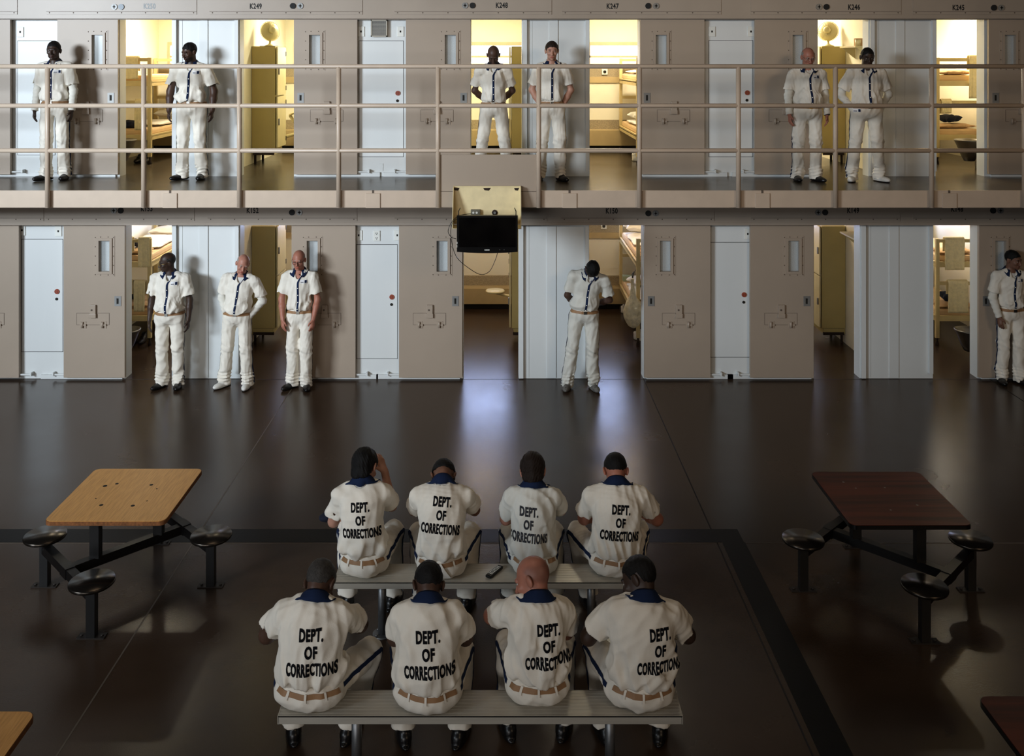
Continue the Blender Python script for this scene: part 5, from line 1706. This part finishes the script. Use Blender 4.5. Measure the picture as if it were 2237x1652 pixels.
std(1763, 397, 106, ZU, 'stout older white man with glasses and wristwatch, upper walkway left of cell K246',
    dict(skin='ruddy', hair=(.005, 'ring'), hairc='#8d8780', glasses='metal', long_sleeves=True, badge='chest', seed=15, bel=.07, watch=True, buckle=GOLD), w=1.10, feet=((-.11, .02, .1), (.12, -.02, .35)), arms='down', head=(0, .08, 0))
std(1893, 397, 106, ZU, 'dark-skinned man with white sneakers, hands in pockets, rightmost on the upper walkway',
    dict(skin='dark', hair=(.003, 'short'), long_sleeves=True, badge='hip', shoe='white', seed=16, bel=.02), w=1.18, feet=((-.17, 0, .45), (.17, -.01, .35)), arms='pocket', head=(-.08, .05, 0), spread=.03)
# ------------------------------------------------------------------ the men on the ground floor
std(370, 847, 553, 0, 'bald dark-skinned man with gold glasses turned aside, ground floor beside cell K153',
    dict(skin='dark', glasses='gold', seed=21, bel=.05, badge='chest', hair=(.002, 'ring'), hairc='#2a2724'), w=1.15, feet=((-.10, -.02, .45), (.11, -.02, .15)), arms='down', head=(-1.05, .05, 0))
std(515, 846, 556, 0, 'leaning bald white man with white sneakers and hands in pockets, before cell K152',
    dict(skin='rosy', shoe='white', long_sleeves=True, seed=22, bel=.04, hair=(.003, 'ring'), hairc='#a9a39a'), w=1.10, feet=((-.15, -.01, .6), (.15, -.04, .0)), arms='pocket', head=(.35, .10, .20), lean=.12, hipshift=.02)
std(654, 849, 547, 0, 'thin older bald white man with dark glasses, arms hanging, right of cell K152 doorway',
    dict(skin='ruddy', glasses='dark', seed=23, tee=False, hair=(.003, 'ring'), hairc='#8a857d', badge='chest'), w=.98, feet=((-.09, -.01, .7), (.09, -.03, .2)), arms='front', head=(-.05, .0, 0))
std(1268, 851, 571, 0, 'man bowing his dark-haired head, hands behind his back, beside cell K150',
    dict(skin='deep', hair=(.012, 'short'), hairc='#050404', shoe='grey', seed=24, bel=.03, cloth=fabric('stained_uniform_cloth', '#cfcdc4')), H=1.80, w=1.12, feet=((-.16, 0, .25), (.16, -.02, .3)), arms='behind', head=(.15, .75, .12), stoop=.42, lean=.15, hipshift=.05)
std(2207, 838, 548, 0, 'brown-skinned man with cropped black hair at the right edge, ground floor beside cell K148',
    dict(skin='tan', hair=(.005, 'short'), hairc='#0a0908', long_sleeves=True, seed=25, badge='chest'), w=1.02, feet=((-.10, 0, .2), (.12, -.03, .4)), arms=('front', 'down'), head=(.5, -.02, 0))
# ------------------------------------------------------------------ the men on the benches, seen from behind
def sit(px, yb, sc_y, label, st, rz=math.pi, **j):
    x = (px - PX0) / FOC * (yb + CAMD)
    return person((x, yb, 0), rz, seated(**j), label, loops=True, tee=True, head_s=1.06, **st)
yb = (FB[0] + FB[1]) / 2 + .01
sit(795, yb, 0, 'seated man with thick black hair, hand at his chin, leftmost on the farther bench',
    dict(skin='pale', hair=(.016, 'full'), hairc='#060505', text=(0, .03, .97, .02), seed=31), w=.94, k=1.0, slump=.32, lean=.10, knees=(.17, .19), head=(-.25, -.12, 0), elbows=('chin', 'thigh'), roll=.04)
m2 = sit(965, yb - .02, 0, 'hunched seated man with bowed black-haired head, second from left on the farther bench',
    dict(skin='tan', hair=(.011, 'short'), hairc='#070606', text=(.0, .055, .97, -.08), seed=32, rag='white terry cloth tucked into the back of the hunched man\'s belt'), w=.98, k=.985, slump=.54, lean=.20, knees=(.20, .20), head=(0, .35, 0), elbows=('knee', 'knee'))
sit(1165, yb, 0, 'seated man with longish brown hair and faded shirt lettering, third on the farther bench',
    dict(skin='rosy', hair=(.015, 'long'), hairc='#1f130c', text=(-.04, .01, .97, -.05), seed=33, ink=GREYINK, cloth=GREYED), w=.92, k=.95, slump=.32, lean=.10, knees=(.17, .17), head=(-.12, -.08, .03), elbows=('knee', 'lap'))
sit(1347, yb, 0, 'broad seated man with cropped black hair and thick red neck, rightmost on the farther bench',
    dict(skin='ruddy', hair=(.007, 'short'), hairc='#090706', text=(.01, .015, .97, -.05), seed=34, bel=.03, arm=1.15), w=1.06, k=.97, slump=.36, lean=.12, knees=(.22, .26), head=(-.05, .10, 0), elbows=('out', 'lap'), roll=-.02)
Jm = seated(w=.94, k=1.0, slump=.32, lean=.10, knees=(.17, .19), elbows=('chin', 'thigh'), roll=.04)
hx = (795 - PX0) / FOC * (yb + CAMD) - Jm['W'][1][0]; hy_ = yb - Jm['W'][1][1]
F = Field(); F.ell((0, 0, 0), (.055, .085, .035), None, .02); F.push(folds(91, .006, 50)); v_, q_ = F.mesh(.008)
gl = np_mesh('cap', v_, q_, M_BLANKET); gl.location = (hx - .09, hy_ + .09, Jm['W'][1][2] - .045); gl.rotation_euler = (R(-20), 0, .2)
tag(gl, 'black cloth cap held by the leftmost man on the farther bench', 'cap')
yb = (NB[0] + NB[1]) / 2
sit(678, yb, 0, 'heavy seated man with short grey hair, leftmost on the closest bench',
    dict(skin='brown', hair=(.006, 'short'), hairc='#3d3a37', text=(.02, -.01, 1.0, .06), seed=35, bel=.04, arm=1.2), w=1.12, k=.88, slump=.38, lean=.12, knees=(.30, .18), head=(-.30, .05, 0), elbows=('knee', 'out'), roll=-.05)
sit(934, yb - .025, 0, 'seated dark-haired man, second from left on the closest bench, black shoes under it',
    dict(skin='deep', hair=(.006, 'short'), hairc='#080606', text=(.015, -.01, 1.0, .05), seed=36, bel=.03, arm=1.15), w=1.06, k=.88, slump=.38, lean=.13, knees=(.18, .18), head=(.20, .08, 0), elbows=('lap', 'lap'))
sit(1175, yb + .035, 0, 'seated bald white man in profile with arms folded, third on the closest bench',
    dict(skin='ruddy', text=(.05, .01, .97, .03), seed=37, bald_shade=('#4f3a33', 'low', .45), arm=1.1), w=.98, k=.88, slump=.28, lean=.06, knees=(.17, .17), head=(1.15, .02, 0), elbows=('lap', 'cross'), twist=.12)
sit(1398, yb, 0, 'seated dark-skinned man with shaved head turned aside, rightmost on the closest bench',
    dict(skin='dark', hair=(.0045, 'short'), hairc='#0b0807', beard='#0a0706', text=(.075, .0, .96, .07), seed=38, bel=.03, arm=1.15), w=1.10, k=.91, slump=.30, lean=.08, knees=(.20, .22), head=(1.0, .08, 0), elbows=('out', 'out'), roll=-.08, twist=.15)
# ------------------------------------------------------------------ light
def area(name, loc, target, size, size_y, energy, color, spread=None):
    l = bpy.data.lights.new(name, 'AREA'); l.shape = 'RECTANGLE'; l.size = size; l.size_y = size_y; l.energy = energy; l.color = color
    if spread: l.spread = spread
    o = bpy.data.objects.new(name, l); COL.objects.link(o); o.location = loc
    o.rotation_euler = (Vector(target) - Vector(loc)).to_track_quat('-Z', 'Y').to_euler()
    return o
area('window_light', (-12.5, -14.5, 6.2), (-3.8, 0, 3.3), 4.0, 2.2, 350, (.80, .90, 1.0), R(62))
area('warm_fill_light', (8, -17, 7.5), (3, 0, 3.4), 4.0, 2.0, 60, (1.0, .74, .48), R(80))  # added fill lamp, warms the right side of the wall
area('ceiling_light', (-1.5, -6.0, 9.0), (-1, -5.5, 0), 3, 3, 50, (1.0, .80, .58))
WARM = (1.0, .90, .69)
area('low_fill_light', (-5, -17, 3.0), (-1, 0, 2.2), 6, 2, 60, (.95, .93, .92), R(70))  # added fill lamp out of view, lifts the lower header and seated backs
CE = {0: (60, 24), 1: (56, 15), 2: (60, 16), 3: (60, 14), 4: (66, 14), 5: (80, 28)}
for i, (a, b) in enumerate(zip(WALLS_X, WALLS_X[1:])):
    x = (a + b) / 2
    wu = WARM if i not in (1, 2) else (1.0, .94, .70)
    area('cell_light', (x, 2.3, ZC - .06), (x, 2.3, 0), .9, .25, CE[i][0], wu)
    area('cell_light', (x, 2.2, ZU - .27), (x, 2.2, 0), .9, .2, CE[i][1], (1.0, .76, .46) if i not in (0, 5) else (1.0, .88, .70))
w = bpy.data.worlds.new('hall_air'); SC.world = w; w.use_nodes = True
w.node_tree.nodes['Background'].inputs[0].default_value = (.75, .82, 1.0, 1); w.node_tree.nodes['Background'].inputs[1].default_value = .012

# ------------------------------------------------------------------ camera
cam = bpy.data.cameras.new('camera'); co = bpy.data.objects.new('camera', cam); COL.objects.link(co)
co.location = (0, -CAMD, CAMH); co.rotation_euler = (R(90), 0, 0)
cam.sensor_width = 36.0; cam.sensor_fit = 'HORIZONTAL'; cam.lens = FOC / 2237 * 36.0
cam.shift_x = (1118.5 - PX0) / 2237; cam.shift_y = -(826 - PY0) / 2237
cam.clip_start = .05; cam.clip_end = 100
SC.camera = co
SC.view_settings.view_transform = 'Standard'
SC.view_settings.look = 'None'
SC.view_settings.gamma = .92
SC.view_settings.exposure = .16
SC.cycles.use_denoising = True
SC.cycles.max_bounces = 8
SC.cycles.sample_clamp_indirect = 8
